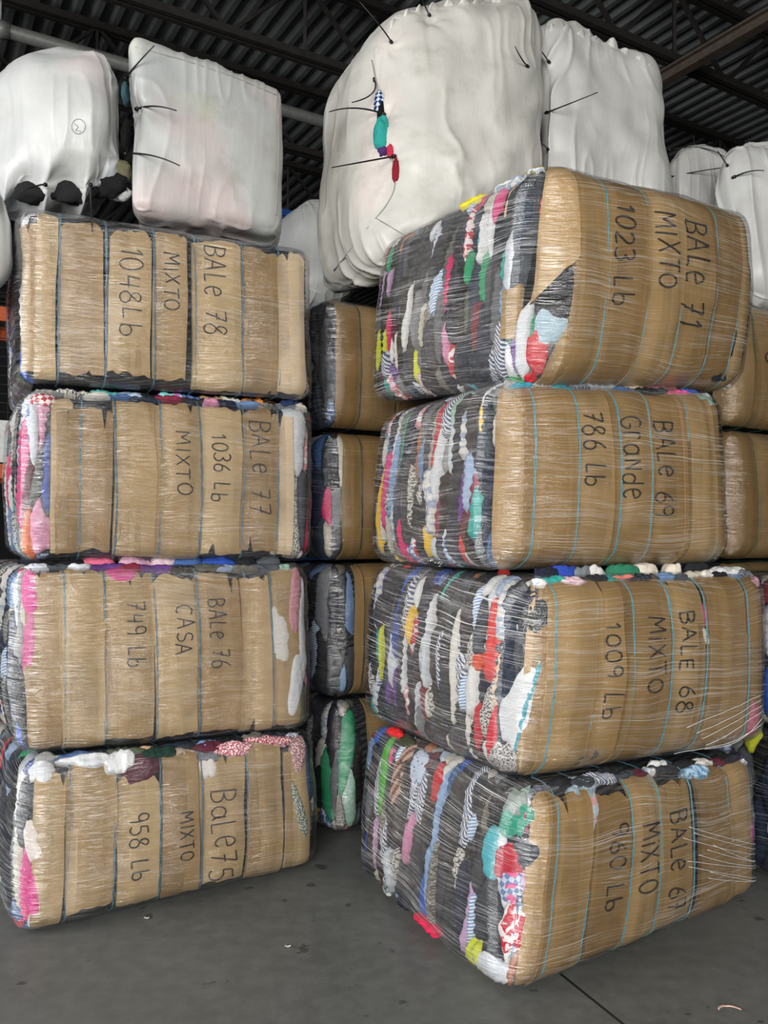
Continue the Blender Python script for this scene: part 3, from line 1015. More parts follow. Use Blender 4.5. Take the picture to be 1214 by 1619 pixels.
# per bale: shape, cardboard reach over the edges, clothes mix, extra wads (pixel, half sizes in m, thickness, cloth)
SPEC = {
'b78': dict(r=0.07, bx=0.012, by=0.03, rag=0.016, b0=0.025, b1=-0.055, mats='L', film=FILM_L[0], w=(5, 3, 4, 2, 1), wa=0.06, wb=0.26,
  label='wrapped clothing bale marked BALE 78, topmost of the left stack', wads=[]),
'b77': dict(fill=True, r=0.08, bx=0.02, by=0.03, rag=0.016, b0=0.03, b1=-0.05, mats='L', film=FILM_L[1], w=(4, 2, 5, 2, 3), wa=0.06, wb=0.24,
  label='wrapped clothing bale marked BALE 77, second from top in the left stack',
  wads=[(60, 628, .05, .03, .02, 'c8394a:check:e8dcdc'), (115, 606, .05, .03, .03, '1b1c20'), (165, 606, .06, .025, .035, '57a5a0'), (205, 615, .065, .04, .03, 'a9c0d8'), (240, 612, .06, .03, .03, '1a1a1e'), (270, 607, .05, .022, .04, 'c76fc0:print:7fd0d0'),
        (300, 609, .045, .022, .04, '5b78b8'), (258, 624, .03, .03, .02, '7a3f50'), (335, 614, .06, .025, .035, 'b8936a'), (362, 616, .05, .02, .04, 'd8d4cc'), (408, 624, .09, .026, .04, 'e08a3c:print:2a1c14'), (458, 632, .05, .022, .05, '26365c'), (482, 650, .03, .05, .02, 'c23a3a')]),
'b76': dict(fill=True, r=0.08, bx=0.04, by=0.035, rag=0.014, b0=0.025, b1=-0.04, mats='L', film=FILM_L[2], w=(4, 3, 4, 2, 2), wa=0.06, wb=0.26,
  label='wrapped clothing bale marked BALE 76 with pink cloth at its left edge',
  wads=[(70, 884, .06, .03, .04, '18181a'), (110, 884, .06, .03, .04, '1d1f24'), (150, 880, .06, .032, .05, 'e8718f'), (212, 884, .065, .03, .05, 'd8a9c0'), (258, 886, .06, .025, .05, 'e2c8d0'), (300, 886, .06, .025, .05, '4a6aa8'), (345, 884, .06, .025, .05, '2f55b4'),
        (390, 884, .05, .022, .05, '202226'), (430, 886, .06, .024, .05, '54585e'), (192, 905, .05, .04, .014, 'd83c8c'), (42, 930, .028, .09, .014, 'e0529c'), (46, 1010, .018, .12, .01, 'cf5f96'), (470, 940, .03, .16, .02, 'c58a94'), (470, 1080, .035, .12, .02, 'd9dbdd'), (440, 1000, .05, .10, .008, 'd8d3cc')]),
'b75': dict(fill=True, r=0.08, bx=0.04, by=0.04, rag=0.02, b0=0.045, b1=-0.065, mats='L', film=FILM_L[3], w=(4, 2, 5, 3, 3), wa=0.06, wb=0.24,
  label='wrapped clothing bale marked BALE 75 on the floor under the left stack',
  wads=[(62, 1215, .05, .05, .02, 'dde0e4'), (140, 1200, .10, .035, .04, 'd8dadc'), (190, 1200, .06, .045, .045, 'dfe1e2'), (222, 1214, .07, .055, .03, '5a2836'), (250, 1190, .07, .03, .045, '1f3a30'), (285, 1198, .055, .04, .05, 'e4c9b8'), (330, 1192, .05, .03, .045, '6c7076'),
        (330, 1212, .03, .045, .02, 'e6dcd6'), (365, 1182, .08, .035, .045, 'b8606c:speckle:e6d5d5'), (330, 1180, .06, .03, .04, '5a2434'), (430, 1170, .11, .035, .04, 'a8404e:speckle:e2d2d2'), (476, 1185, .035, .08, .022, 'b06a70:speckle:e2d8d2'), (475, 1280, .02, .12, .02, '6f7a66:speckle:cfd2c8'),
        (45, 1400, .03, .10, .02, 'd83c8c'), (45, 1330, .03, .07, .02, 'e4d8d0'), (30, 1460, .03, .035, .02, 'd23548')]),
'b71': dict(r=0.13, bx=0.05, by=0.075, rag=0.008, b0=-0.10, b1=0.07, mats='R', film=FILM_R[0], w=(6.5, 3.8, 3.6, 1.4, 4), wa=0.038, wb=0.21,
  label='wrapped clothing bale marked BALE 71, tilted on top of the right stack',
  wads=[(740, 298, .06, .055, .035, 'e9d92f'), (800, 275, .07, .05, .03, '9fb2cc:print:e6e4dc'), (845, 268, .05, .04, .025, 'cfd4da:print:8a7a4a'), (822, 345, .07, .13, .003, '3f4348'), (812, 425, .05, .08, .003, '45494f'),
        (884, 466, .055, .075, .018, '17181b'), (868, 520, .05, .055, .020, '9fb8c4'), (845, 560, .045, .075, .026, 'c01f2c'), (838, 598, .035, .03, .03, 'c9202e'), (1158, 545, .02, .07, .016, '16181c'), (1135, 598, .05, .03, .018, '20283a'), (1150, 610, .03, .022, .022, 'd9d6d0'), (1185, 520, .02, .05, .022, '17181b')]),
'b69': dict(fill=True, r=0.11, bx=0.045, by=0.06, rag=0.006, b0=-0.08, b1=0.06, mats='R', film=FILM_R[1], w=(6, 3.6, 4, 1.6, 4.6), wa=0.038, wb=0.21,
  label='wrapped clothing bale marked BALE 69 with an intact cardboard front',
  wads=[(815, 600, .05, .03, .03, '5f9f6a'), (826, 610, .06, .02, .03, '3f9db4'), (885, 612, .05, .03, .02, '3fa0b0'), (948, 608, .07, .025, .03, 'c8c4ba'), (1000, 612, .05, .022, .03, 'b7a890'), (1045, 614, .09, .026, .03, '7a4f50'), (1115, 630, .04, .03, .02, '9cc4b8'), (690, 890, .035, .04, .03, '26282c:dot:d8d8d8')]),
'b68': dict(fill=True, r=0.11, bx=0.05, by=0.06, rag=0.015, b0=-0.06, b1=0.03, mats='R', film=FILM_R[2], w=(6, 3, 4.6, 2.4, 3.8), wa=0.038, wb=0.21,
  label='wrapped clothing bale marked BALE 68 with navy cloth at its front corner',
  wads=[(795, 902, .025, .015, .03, 'c4342e'), (850, 900, .07, .022, .05, '1f2433'), (888, 892, .055, .026, .05, '2f4cae'), (915, 896, .04, .022, .05, '7b8087'), (938, 898, .04, .02, .05, 'd9d6d2'), (985, 898, .07, .018, .05, '2e7a5c'), (1018, 892, .055, .026, .06, 'ddd2c2'), (1062, 890, .035, .03, .06, 'e4d9c8'),
        (1100, 894, .05, .02, .05, '202226'), (985, 914, .05, .014, .03, 'd87a6c'), (1150, 905, .11, .03, .035, 'dcdcda'), (1200, 915, .04, .03, .03, 'd8a0b0'), (1055, 955, .016, .05, .014, 'b8cfe4'), (1118, 975, .012, .04, .014, 'c05a80'), (1118, 1005, .012, .03, .014, 'e0d8c8'),
        (825, 945, .075, .06, .022, '1e2638'), (838, 975, .06, .05, .026, '262a30'), (818, 1120, .05, .13, .022, 'd8dadb'), (828, 1130, .012, .14, .026, '3a9db0'), (795, 1205, .07, .07, .02, 'c9c4c0:speckle:4a3f42'), (925, 1200, .05, .03, .018, '77756c:speckle:3a3834'), (1150, 1160, .10, .025, .02, 'ccc6d4'), (1195, 1140, .03, .07, .02, 'c06a80'),
        (753, 1046, .03, .03, .016, 'e2553c')]),
'b67': dict(fill=True, r=0.10, bx=0.05, by=0.05, rag=0.020, b0=-0.03, b1=-0.02, mats='R', film=FILM_R[3], w=(6, 1.8, 4.6, 4.8, 4), wa=0.052, wb=0.19,
  label='wrapped clothing bale marked BALE 67 on the floor under the right stack',
  wads=[(920, 1240, .06, .06, .022, 'b8d0da:print:8ea8b0'), (935, 1270, .035, .09, .012, 'c6d6de:print:d8a0a0'), (965, 1222, .06, .02, .04, '1c1d20'), (1040, 1212, .05, .018, .045, 'd6d6d4'), (1100, 1218, .075, .04, .032, '6f9cc0:print:a9c6dc'), (1115, 1250, .03, .04, .014, 'd8bf7a'), (1180, 1200, .05, .02, .03, 'c9cdd2'),
        (818, 1262, .06, .045, .02, '8f9a92'), (818, 1290, .06, .06, .026, '23967a'), (826, 1345, .045, .05, .026, '1c2438'), (800, 1365, .045, .05, .02, 'b8283a'), (810, 1470, .05, .07, .022, 'cc2438:print:e8dcdc'), (812, 1400, .04, .05, .02, 'c4cedd:check:6a7da6'), (775, 1540, .09, .05, .02, 'dfe4ea'),
        (655, 1490, .07, .022, .05, 'd92a50'), (640, 1478, .04, .015, .05, 'c82846'), (597, 1425, .04, .03, .04, 'b8bcb8:print:4a5058'), (620, 1450, .05, .022, .04, '1b2030'), (625, 1160, .05, .03, .035, 'd82a2e'), (645, 1172, .05, .035, .035, '3a3c28'), (605, 1215, .03, .12, .02, '4fae3c'), (630, 1225, .035, .12, .012, 'b89a84:wide_stripe:6a3a34'), (660, 1210, .05, .07, .018, 'c6d2e6:dot:56688a'),
        (1196, 1320, .02, .05, .03, 'e03aa0')]),
}
RAW_TEXT = {k: d['text'] for k, d in DATA.items()}
CORE_DARK = mat_cloth('pressed_clothes_dark', '1d1e22', 'wide_stripe', '3a3c42', 2)


BALES = {}


def build_bale(key, spec, data, group='marked clothing bales in the two front stacks', text=True, seed=0, name='clothing_bale', right_end=True, quick=False):
    rng = random.Random(seed * 977 + 5)
    bl = Bale(data['hexa'], data['dims'], [], spec['r'], spec['bx'], spec['by'], seed + 1)
    if 'ym' in data:
        fx = lambda x: float(bl.find(x, data['ym'])[0])
        data = dict(data, straps=[fx(x) for x in data['straps']], panels=[(fx(a), fx(b)) for a, b in data['panels']],
                    text=[(t, fx(x0) + 0 * y0, fx(x1), float(bl.find((x0 + x1) / 2, y1)[1]), float(bl.find((x0 + x1) / 2, y0)[1])) for t, x0, x1, y0, y1 in data['text']])
        data['text'] = [(t, float(bl.find(q[1], (q[3] + q[4]) / 2)[0]), float(bl.find(q[2], (q[3] + q[4]) / 2)[0]), c, d) for (t, a, b, c, d), q in zip(data['text'], RAW_TEXT[key])]
    bl.straps = data['straps']
    base = bl.hx8[:4].mean(0)
    root = empty(name, base, spec['label'], 'bale', group)
    core(bl, root, base, CORE_DARK)
    H, L, D = bl.H, bl.L, bl.D
    cards = CARD if spec['mats'] == 'L' else CARD_R
    npan = len(data['panels'])
    layers, panel_obs = [], []
    for i, (p0, p1) in enumerate(data['panels']):
        h0 = rng.choice((0.000, 0.002)) if i % 2 == 0 else rng.choice((0.008, 0.010))
        layers.append((p0, p1, h0))
        rv = spec['rag'] * 2.2
        b0 = spec['b0'] + rng.uniform(-rv, rv); b1 = H + spec['b1'] + rng.uniform(-rv, rv)
        mt = cards[(i + seed) % len(cards)]
        lab = None
        if spec['mats'] == 'L' and i == npan - 1 and key in ('b78', 'b77'):
            mt = CARD_PALE; lab = 'pale cardboard strip at the right end'
        if key == 'b71' and i == 0:
            # torn flap around the front corner: upper part and lower tongue
            panel(bl, -0.03, p1, 0.40, H + 0.09, 0.012, mt, root, base, rng, 0.012, 0, 0.014, 0.006, 'torn cardboard flap above the red cloth', bsl=0.16)
            panel(bl, 0.04, p1 + 0.01, -0.07, 0.17, 0.004, mt, root, base, rng, 0.012, 0, 0.014, 0.010, 'torn cardboard tongue below the red cloth', tsl=0.2)
            panel(bl, -0.15, -0.08, 0.19, 0.38, 0.008, mt, root, base, rng, 0.012, 1, 0.014, 0.010, 'torn cardboard scrap beside the red cloth')
            continue
        po = panel(bl, p0, p1, b0, b1, h0, mt, root, base, rng, spec['rag'], 0 if (quick or spec['rag'] < 0.009) else rng.choice((0, 1, 1, 2)), 0.007, 0.006, lab, cut=rng.choice((0, 0.02, 0.035)) if spec['rag'] > 0.012 else 0)
        panel_obs.append((p0, p1, h0, po))
        # liner strips folded back along the sheet's edge
        if not quick and rng.random() < 0.75 and p1 - p0 > 0.07:
            fw = rng.uniform(0.025, 0.055)
            left = rng.random() < 0.5
            f0, f1 = (p0 + 0.004, p0 + fw) if left else (p1 - fw, p1 - 0.004)
            if all(f1 < q[1] - 0.012 or f0 > q[2] + 0.012 for q in data['text']):
                lo, hi = (b0 + 0.01, b1 - 0.01) if rng.random() < 0.5 else (b0 + 0.01, b0 + (b1 - b0) * rng.uniform(0.45, 0.8))
                panel(bl, f0, f1, lo, hi, h0 + 0.003, cards[(i + seed + 1 + rng.randrange(2)) % len(cards)], po, base, rng, 0.006, 0, 0.006, 0.002, name='folded_strip')
    for x in data['straps']:
        strap(bl, x, root, base, spec.get('strap', STRAP_L if spec['mats'] == 'L' else STRAP), rng=rng)
    if not quick or spec.get('end', True):
        xa = min(data['panels'][0][0], 0.13) + (0.03 if key != 'b77' else 0.0)
        pressed_layers(bl, -D - 0.02, xa, -0.05, H + 0.07, spec['wa'], spec['wb'], root, base, rng, spec['w'], step=0.0095 if not quick else 0.014)
    if right_end:
        pressed_layers(bl, data['panels'][-1][1] - 0.04, L + 0.42, -0.03, H + 0.05, 0.10, 0.30, root, base, rng, spec['w'], step=0.014, most=10, tuck=-1)
    for wd in spec.get('wads', []):
        px, py, wp, wb, th, ck = wd
        p, b = bl.find(px, py)
        inside = b < H - 0.05 and b > 0.05
        garment(bl, p, b, wp * 1.1, wb * 1.1, min(th, 0.011) if inside else th * 0.8, cloth(ck), root, base, rng, 0.008 if inside else 0.006, rng.uniform(-0.25, 0.25))
    if spec.get('fill'):
        a = 0.03
        while a < L - 0.03:
            w = rng.uniform(0.03, 0.075)
            garment(bl, a + w, H + rng.uniform(0.0, 0.035), w * 1.25, rng.uniform(0.022, 0.04), rng.uniform(0.02, 0.034), cloth(pick(rng, (6, 2, 3, 2, 2))), root, base, rng, 0.0, rng.uniform(-0.2, 0.2))
            a += w * 1.9
    if text:
        for t, a, b_, c, d in data['text']:
            mid = (a + b_) / 2
            on = sorted([q for q in panel_obs if q[0] <= mid <= q[1]], key=lambda q: -q[2]) or [(0, 0, 0, root)]
            writing(bl, t, a, b_, c, d, on[0][3], base, rng, layers)
    BALES[key] = (root, bl)
    film(bl, root, base, spec['film'], spec.get('slope_end', 0.05), spec.get('slope', 0.03))
    return root


for i, k in enumerate(('b78', 'b77', 'b76', 'b75', 'b71', 'b69', 'b68', 'b67')):
    build_bale(k, SPEC[k], DATA[k], seed=i + 1)


# ------------------------------------------------------------------ stacks behind
def box_hexa(F, L, D, H, z, yaw=YAW):
    u = np.array([math.cos(yaw), math.sin(yaw), 0]); v = np.array([-math.sin(yaw), math.cos(yaw), 0])
    f = np.array([F[0], F[1], z])
    b = [f, f + u * L, f + v * D, f + u * L + v * D]
    return [tuple(x) for x in b] + [tuple(x + ZA * H) for x in b]


def far_bale(F, z, H, label, seed, w=(6, 2, 3, 1.5, 2), L=1.3, D=1.1, yaw=YAW, strap_m=STRAP_DARK, p_first=0.10, text=None, end=True, wads=(), group='clothing bales in the stacks behind', b1=0.05):
    straps = [0.2, 0.42, 0.64, 0.86, 1.08]
    pans = [(p_first, 0.23), (0.2, 0.44), (0.42, 0.66), (0.63, 0.88), (0.86, 1.1), (1.08, 1.24)]
    data = dict(hexa=box_hexa(F, L, D, H, z, yaw), dims=(L, D, H), straps=straps, panels=pans, text=text or [])
    spec = dict(r=0.10, bx=0.04, by=0.05, rag=0.008, b0=-0.05, b1=b1, mats='R', film=FILM_FAR, w=w, wa=0.075, wb=0.26, label=label, strap=strap_m, end=end, wads=list(wads))
    return build_bale('far', spec, data, group=group, text=bool(text), seed=seed, right_end=False, quick=True)


zs = [0.0, 0.72, 1.45, 2.16, 2.87]
MID = [('dark clothing bale on the floor in the gap between the two front stacks', (8, 2, 3, 3, 2), 0.26, (-0.27, 4.42)),
       ('clothing bale second from the floor in the shadowed gap between stacks', (9, 2, 1, 3, 1.5), 0.16, (-0.30, 4.40)),
       ('clothing bale third from the floor in the gap, dark cloth beside its cardboard', (9, 3, 2, 1, 1.5), 0.10, (-0.31, 4.40)),
       ('clothing bale topmost in the gap between stacks, under the big white sack', (9, 3, 2, 1, 1), 0.07, (-0.32, 4.38))]
for i, (lab, w, pf, F) in enumerate(MID):
    far_bale(F, zs[i], zs[i + 1] - zs[i], lab, 40 + i, w, p_first=pf, yaw=YAW)
zr = [0.0, 0.70, 1.44, 2.24, 3.02]
for i in range(4):
    lab = ['clothing bale on the floor in the stack behind the right stack', 'clothing bale second from the floor in the far right stack',
           'cardboard faced bale with green straps beyond the right end of BALE 69', 'cardboard faced bale with green straps under the far right white sacks'][i]
    far_bale((2.05, 4.95), zr[i], zr[i + 1] - zr[i], lab, 50 + i, strap_m=STRAP_GREEN, p_first=-0.09, text=[('0', 0.27, 0.36, 0.40, 0.47)] if i == 3 else None, end=False)
for i in range(2):
    far_bale((1.93, 3.62), [0, 0.70][i], [0.70, 0.72][i], ['clothing bale on the floor at the right edge beside BALE 67', 'clothing bale at the right edge beside BALE 68, atop another'][i], 60 + i, (6, 3, 5, 3, 4), p_first=0.1, D=0.8)

# ------------------------------------------------------------------ white sacks
class Sack:
    def __init__(self, name, hexa, r, mat, label, seed, ties=(), fold=0.016, lump=0.045, bulge=(0.06, 0.06, 0.04), n=96, pulls=(), foldf=15, hem=None, group='white woven sacks on top of the stacks'):
        self.A = np.array(hexa, float); self.r = r; self.seed = seed; self.fold = fold; self.lump = lump; self.bulge = bulge
        self.half = np.array([np.linalg.norm(self.A[1] - self.A[0]), np.linalg.norm(self.A[2] - self.A[0]), np.linalg.norm(self.A[4] - self.A[0])]) / 2
        self.pulls = [np.array(p, float) for p in pulls]
        self.foldf = foldf
        self.hem = hem
        self.deep = 0.012
        self.base = self.A[:4].mean(0)
        self.root = empty(name, self.base, label, 'sack', group)
        g = np.linspace(-1, 1, n)
        a, b = np.meshgrid(g, g, indexing='ij')
        one = np.ones_like(a)
        pts, faces, key = [], [], {}
        raw = []
        for ax, sgn in ((0, -1), (0, 1), (1, -1), (1, 1), (2, -1), (2, 1)):
            c = [None] * 3
            c[ax] = one * sgn
            o = [i for i in range(3) if i != ax]
            c[o[0]], c[o[1]] = a, b
            q = np.stack(c, -1).reshape(-1, 3)
            ids = []
            for t in np.round(q, 5).tolist():
                t = tuple(t)
                if t not in key:
                    key[t] = len(raw); raw.append(t)
                ids.append(key[t])
            flip = (sgn > 0) == (ax != 1)
            for i in range(n - 1):
                for j in range(n - 1):
                    f = (ids[i * n + j], ids[(i + 1) * n + j], ids[(i + 1) * n + j + 1], ids[i * n + j + 1])
                    faces.append(f if flip else f[::-1])
        self.cloth = mesh_obj('sack_cloth', self.pos(np.array(raw)), faces, mat, self.root, self.base)
        for t in ties:
            self.tie(*t)

    def pos(self, T, h=0.0):
        half, r = self.half, self.r
        S = T * half
        Q = np.clip(S, -(half - r), half - r)
        d = S - Q
        n = d / (np.linalg.norm(d, axis=-1, keepdims=True) + 1e-9)
        P = Q + n * r
        f = np.clip(1 - (P / half) ** 2, 0, 1)
        for ax in range(3):
            o = [i for i in range(3) if i != ax]
            P[..., ax] += self.bulge[ax] * np.clip(P[..., ax] / half[ax], -1, 1) * (f[..., o[0]] * f[..., o[1]]) ** 0.7
        sd = self.seed
        disp = self.lump * (noise(S * 2.6 + sd, sd) + 0.5 * noise(S * 5.5 + sd, sd + 1))
        F = self.foldf * 0.6
        wp = noise(S * 2.3, sd + 9)
        # hanging folds: sharp crests, broad valleys, fading in and out
        def folds(f, zf, q):
            w_ = noise(np.stack([S[..., 0] * f + 1.1 * wp, S[..., 1] * f + 1.1 * wp, S[..., 2] * zf], -1), q)
            return np.exp(-(np.abs(w_) / 0.16) ** 1.2)
        gate = np.clip(0.35 + 0.9 * noise(S * 2.0 + 3, sd + 4), 0, 1)
        gate2 = np.clip(0.35 + 0.9 * noise(S * 2.6 + 8, sd + 6), 0, 1)
        disp = disp + 1.8 * self.fold * (folds(F, 1.1, sd + 2) * gate + 0.5 * folds(F * 1.9, 2.2, sd + 3) * gate2)
        disp = disp + 0.35 * self.fold * noise(S * np.array([F * 1.3, F * 1.3, F * 0.9]), sd + 5) + 0.012 * np.abs(noise(S * 4.5, sd + 8))
        s, t, w = [(P[..., i] + n[..., i] * disp) / (2 * half[i]) + 0.5 for i in range(3)]
        A = self.A
        s, t, w = s[..., None], t[..., None], w[..., None]
        X = (1 - w) * ((1 - s) * (1 - t) * A[0] + s * (1 - t) * A[1] + (1 - s) * t * A[2] + s * t * A[3]) + w * ((1 - s) * (1 - t) * A[4] + s * (1 - t) * A[5] + (1 - s) * t * A[6] + s * t * A[7])
        if self.hem:
            X = X + ZA * (self.hem[0] * np.clip(1 - w / 0.30, 0, 1) * np.abs(np.sin(math.pi * (s * self.hem[1] + self.hem[2]))) ** 0.8)
        # cloth is drawn in where it is laced, with creases running to the point
        ctr = A.mean(0)
        for p in self.pulls:
            D = X - p
            rr = np.linalg.norm(D, axis=-1)
            th = np.arctan2(D[..., 2], D[..., 0] * 0.8 + D[..., 1] * 0.6)
            amp = -0.035 * np.exp(-(rr / 0.05) ** 2) + 0.007 * np.cos(7 * th + sd + 2 * noise(X * 9, sd)) * np.exp(-rr / 0.10) * np.clip(rr / 0.05, 0, 1)
            dirn = X - ctr
            dirn = dirn / np.linalg.norm(dirn, axis=-1, keepdims=True)
            X = X + dirn * amp[..., None]
        return X

    def depth(self, px, py):
        if not hasattr(self, '_c'):
            mw = np.array([v.co[:] for v in self.cloth.data.vertices]) + self.base
            self._c = project(mw)
        x, y, z = self._c
        d = np.hypot(x - px, y - py) + (z - z.min()) * 14
        return z[np.argmin(d)]

    def tie(self, pts, Y0, Y1, r=0.005):
        """a lacing tie with its loose tail: pixels from the knot to the tip"""
        n = len(pts)
        k = Y1 - Y0
        Y0 = self.depth(*pts[0]) - 0.004
        Y1 = Y0 + min(k, -0.14)
        P = np.array([at(px, py, Y0 + (Y1 - Y0) * (i / (n - 1)) ** 0.6) for i, (px, py) in enumerate(pts)])
        t = np.linspace(0, n - 1, 14)
        if n > 2:
            # smooth through the points
            C = np.polyfit(np.arange(n), P, 2)
            Q = C[0] * t[:, None] ** 2 + C[1] * t[:, None] + C[2]
        else:
            Q = P[0] + (P[1] - P[0]) * t[:, None]
        m = MB()
        m.tube(Q, r, 6, 0.55)
        d = (Q[1] - Q[0]) / np.linalg.norm(Q[1] - Q[0])
        m.tube([Q[0] - d * 0.012, Q[0] + d * 0.012], r * 2.0, 6)
        m.build('zip_tie', TIE, self.root, self.base, True)

    def seam(self, px, mat, r=0.004):
        q = np.array(px, float)
        d = np.concatenate([[0], np.cumsum(np.hypot(*np.diff(q, axis=0).T))])
        t = np.linspace(0, d[-1], 40)
        P = np.array([at(x, y, self.depth(x, y)) for x, y in zip(np.interp(t, d, q[:, 0]), np.interp(t, d, q[:, 1]))])
        for _ in range(4):
            P[1:-1] = (P[:-2] + 2 * P[1:-1] + P[2:]) / 4
        m = MB()
        m.tube(P, r, 6)
        m.build('sack_seam', mat, self.root, self.base, True)

    def frill(self, px, mat, height=0.05, waves=9, seed=1):
        """the gathered rim of the sack standing up along its top edge"""
        q = np.array(px, float)
        d = np.concatenate([[0], np.cumsum(np.hypot(*np.diff(q, axis=0).T))])
        n = 140
        t = np.linspace(0, 1, n)
        P = np.array([at(x, y, self.depth(x, y) + 0.01) for x, y in zip(np.interp(t * d[-1], d, q[:, 0]), np.interp(t * d[-1], d, q[:, 1]))])
        for _ in range(8):
            P[1:-1] = (P[:-2] + 2 * P[1:-1] + P[2:]) / 4
        hh = height * (0.55 + 0.35 * np.abs(np.sin(t * waves * math.pi)) + 0.35 * noise2(t * 7, 1, seed))
        rows = []
        out = np.array([0, -1.0, 0])
        for k in np.linspace(-0.5, 1, 9):
            wv = 0.022 * k * np.sin(t * waves * 2 * math.pi + 2 * noise2(t * 5, 3, seed)) + 0.010 * noise2(t * 40, k, seed)
            rows.append(P + out * wv[:, None] + ZA * (hh * k)[:, None])
        R = np.stack(rows, 1)
        back = R + np.array([0, 0.004, 0])
        nv = R.shape[1]
        vs = np.concatenate([R.reshape(-1, 3), back.reshape(-1, 3)])
        k = n * nv
        fs = quads(n, nv) + [f[::-1] for f in quads(n, nv, k)]
        fs += [(i * nv + nv - 1, (i + 1) * nv + nv - 1, k + (i + 1) * nv + nv - 1, k + i * nv + nv - 1) for i in range(n - 1)]
        mesh_obj('sack_rim', vs, fs, mat, self.root, self.base)

    def wad(self, px, py, Y, rx, rz, ck, seed, depth=0.05):
        """cloth bulging out of a gap in the sack, or a black lens for its dark"""
        rng = random.Random(seed)
        c = at(px, py, self.depth(px, py) + self.deep)
        vs, fs = [], []
        nu, nv = 22, 14
        for j in range(nv + 1):
            th = math.pi * j / nv
            for i in range(nu):
                ph = 2 * math.pi * i / nu
                vs.append((math.sin(th) * math.cos(ph), math.sin(th) * math.sin(ph), math.cos(th)))
        vs = np.array(vs)
        k = 1 + 0.22 * noise(vs * 2.2 + seed, seed) + 0.10 * noise(vs * 6 + seed, seed + 1)
        vs = vs * k[:, None] * np.array([rx, depth, rz]) + c
        for j in range(nv):
            for i in range(nu):
                fs.append((j * nu + i, (j + 1) * nu + i, (j + 1) * nu + (i + 1) % nu, j * nu + (i + 1) % nu))
        mesh_obj('garment', vs, fs, cloth(ck), self.root, self.base, vs[:, [0, 2]])


def front_hexa(TL, TR, BL, BR, Y, back, up=None):
    """sack from the pixel corners of its front (with a depth each) and how far it reaches back"""
    bl, br, tl, tr = at(*BL, Y[2]), at(*BR, Y[3]), at(*TL, Y[0]), at(*TR, Y[1])
    b = np.array(back, float)
    return [bl, br, bl + b, br + b, tl, tr, tl + b, tr + b]


SA = mat_sack('white_sack_left', 'babbb9', [('d9a6a6', 0.55, 1.6), ('b4bfcc', 0.6, 1.9)], 1, 0.25)
SB = mat_sack('white_sack_flat', 'b9bab7', [('dfb0b0', 0.28, 2.2), ('d9dc9a', 0.22, 2.9), ('a2a6a6', 0.6, 1.9)], 4, 0.55)
SD = mat_sack('white_sack_big', 'c9c7c0', [('dcc9c4', 0.45, 1.7)], 7, 0.5)
SE = mat_sack('white_sack_right', 'cacac6', [], 11, 0.2)
SG = mat_sack('white_sack_far', 'c2c2bf', [], 15, 0.25)

bk = V * 0.75
a = Sack('clothing_sack', front_hexa((-6, 66), (197, 54), (0, 312), (194, 316), (3.75, 3.80, 3.7, 3.76), V * 0.7), 0.2, SA,
         'rounded white sack with dark garments poking out below, leftmost on BALE 78', 3,
         ties=[([(198, 243), (240, 246), (284, 262)], 3.80, 3.62), ([(198, 124), (216, 102), (244, 72)], 3.84, 3.70), ([(143, 292), (144, 325), (146, 366)], 3.72, 3.50), ([(72, 292), (58, 294), (30, 305)], 3.70, 3.62)],
         pulls=[at(200, 243, 3.8), at(200, 124, 3.85), at(142, 290, 3.72), at(74, 292, 3.7)], fold=0.012, foldf=11, bulge=(0.02, 0.08, 0.03), hem=(0.08, 3.1, 0.78), lump=0.03)
a.deep = 0.012
for i, (px, py, rx, rz, ck, Y) in enumerate([(54, 304, .10, .055, '18181a', 3.72), (114, 302, .11, .06, '1b1b1d', 3.72), (168, 292, .09, .065, '161618', 3.72), (190, 272, .06, .05, '6b6850', 3.76), (186, 304, .06, .045, 'd8d8d6', 3.78), (199, 215, .020, .08, '141414', 3.95), (199, 150, .018, .06, '3a5a60', 3.98)]):
    a.wad(px, py, Y, rx, rz, ck, 70 + i)
b = Sack('clothing_sack', front_hexa((208, 50), (449, 136), (210, 330), (437, 364), (3.82, 4.28, 3.80, 4.22), np.array([-0.14, 0.68, 0])), 0.06, SB,
         'flat grey stained white sack with two tie tails, on the right of BALE 78', 5,
         ties=[([(217, 172), (245, 168), (279, 175)], 3.84, 3.72)], pulls=[at(209, 172, 3.85)], fold=0.008, foldf=16, bulge=(0.01, 0.05, 0.02), lump=0.018)
c_ = Sack('clothing_sack', front_hexa((-110, 300), (8, 290), (-110, 452), (5, 456), (3.5, 3.5, 3.45, 3.45), V * 0.6), 0.14, SA,
          'white sack hanging down at the left edge beside BALE 78', 8, fold=0.014)
d = Sack('clothing_sack', [at(606, 425, 4.22), at(858, 340, 4.62), at(480, 492, 4.80), at(800, 340, 5.3), at(598, 10, 4.40), at(858, -22, 4.72), at(508, 150, 4.95), at(800, -20, 5.4)], 0.24, SD,
         'biggest white sack with a slit showing teal and red clothes', 9,
         ties=[([(606, 180), (562, 171), (520, 177)], 4.34, 4.2), ([(623, 247), (574, 256), (524, 265)], 4.24, 4.05), ([(619, 67), (600, 40), (566, 0)], 4.35, 4.2), ([(592, 126), (588, 148), (556, 162)], 4.38, 4.3), ([(679, 24), (672, 10), (662, -14)], 4.4, 4.35), ([(834, 105), (824, 92), (814, 73)], 4.6, 4.5)],
         pulls=[at(606, 180, 4.32), at(623, 247, 4.24), at(619, 67, 4.35), at(594, 345, 4.25), at(679, 24, 4.45)], fold=0.014, foldf=9, bulge=(0.05, 0.10, 0.05), lump=0.04)
a.seam([(124 + 11 * math.cos(k * 0.3), 200 + 12 * math.sin(k * 0.3)) for k in range(22)], mat_simple('faded_print', '8d9092', 0.7), 0.0022)
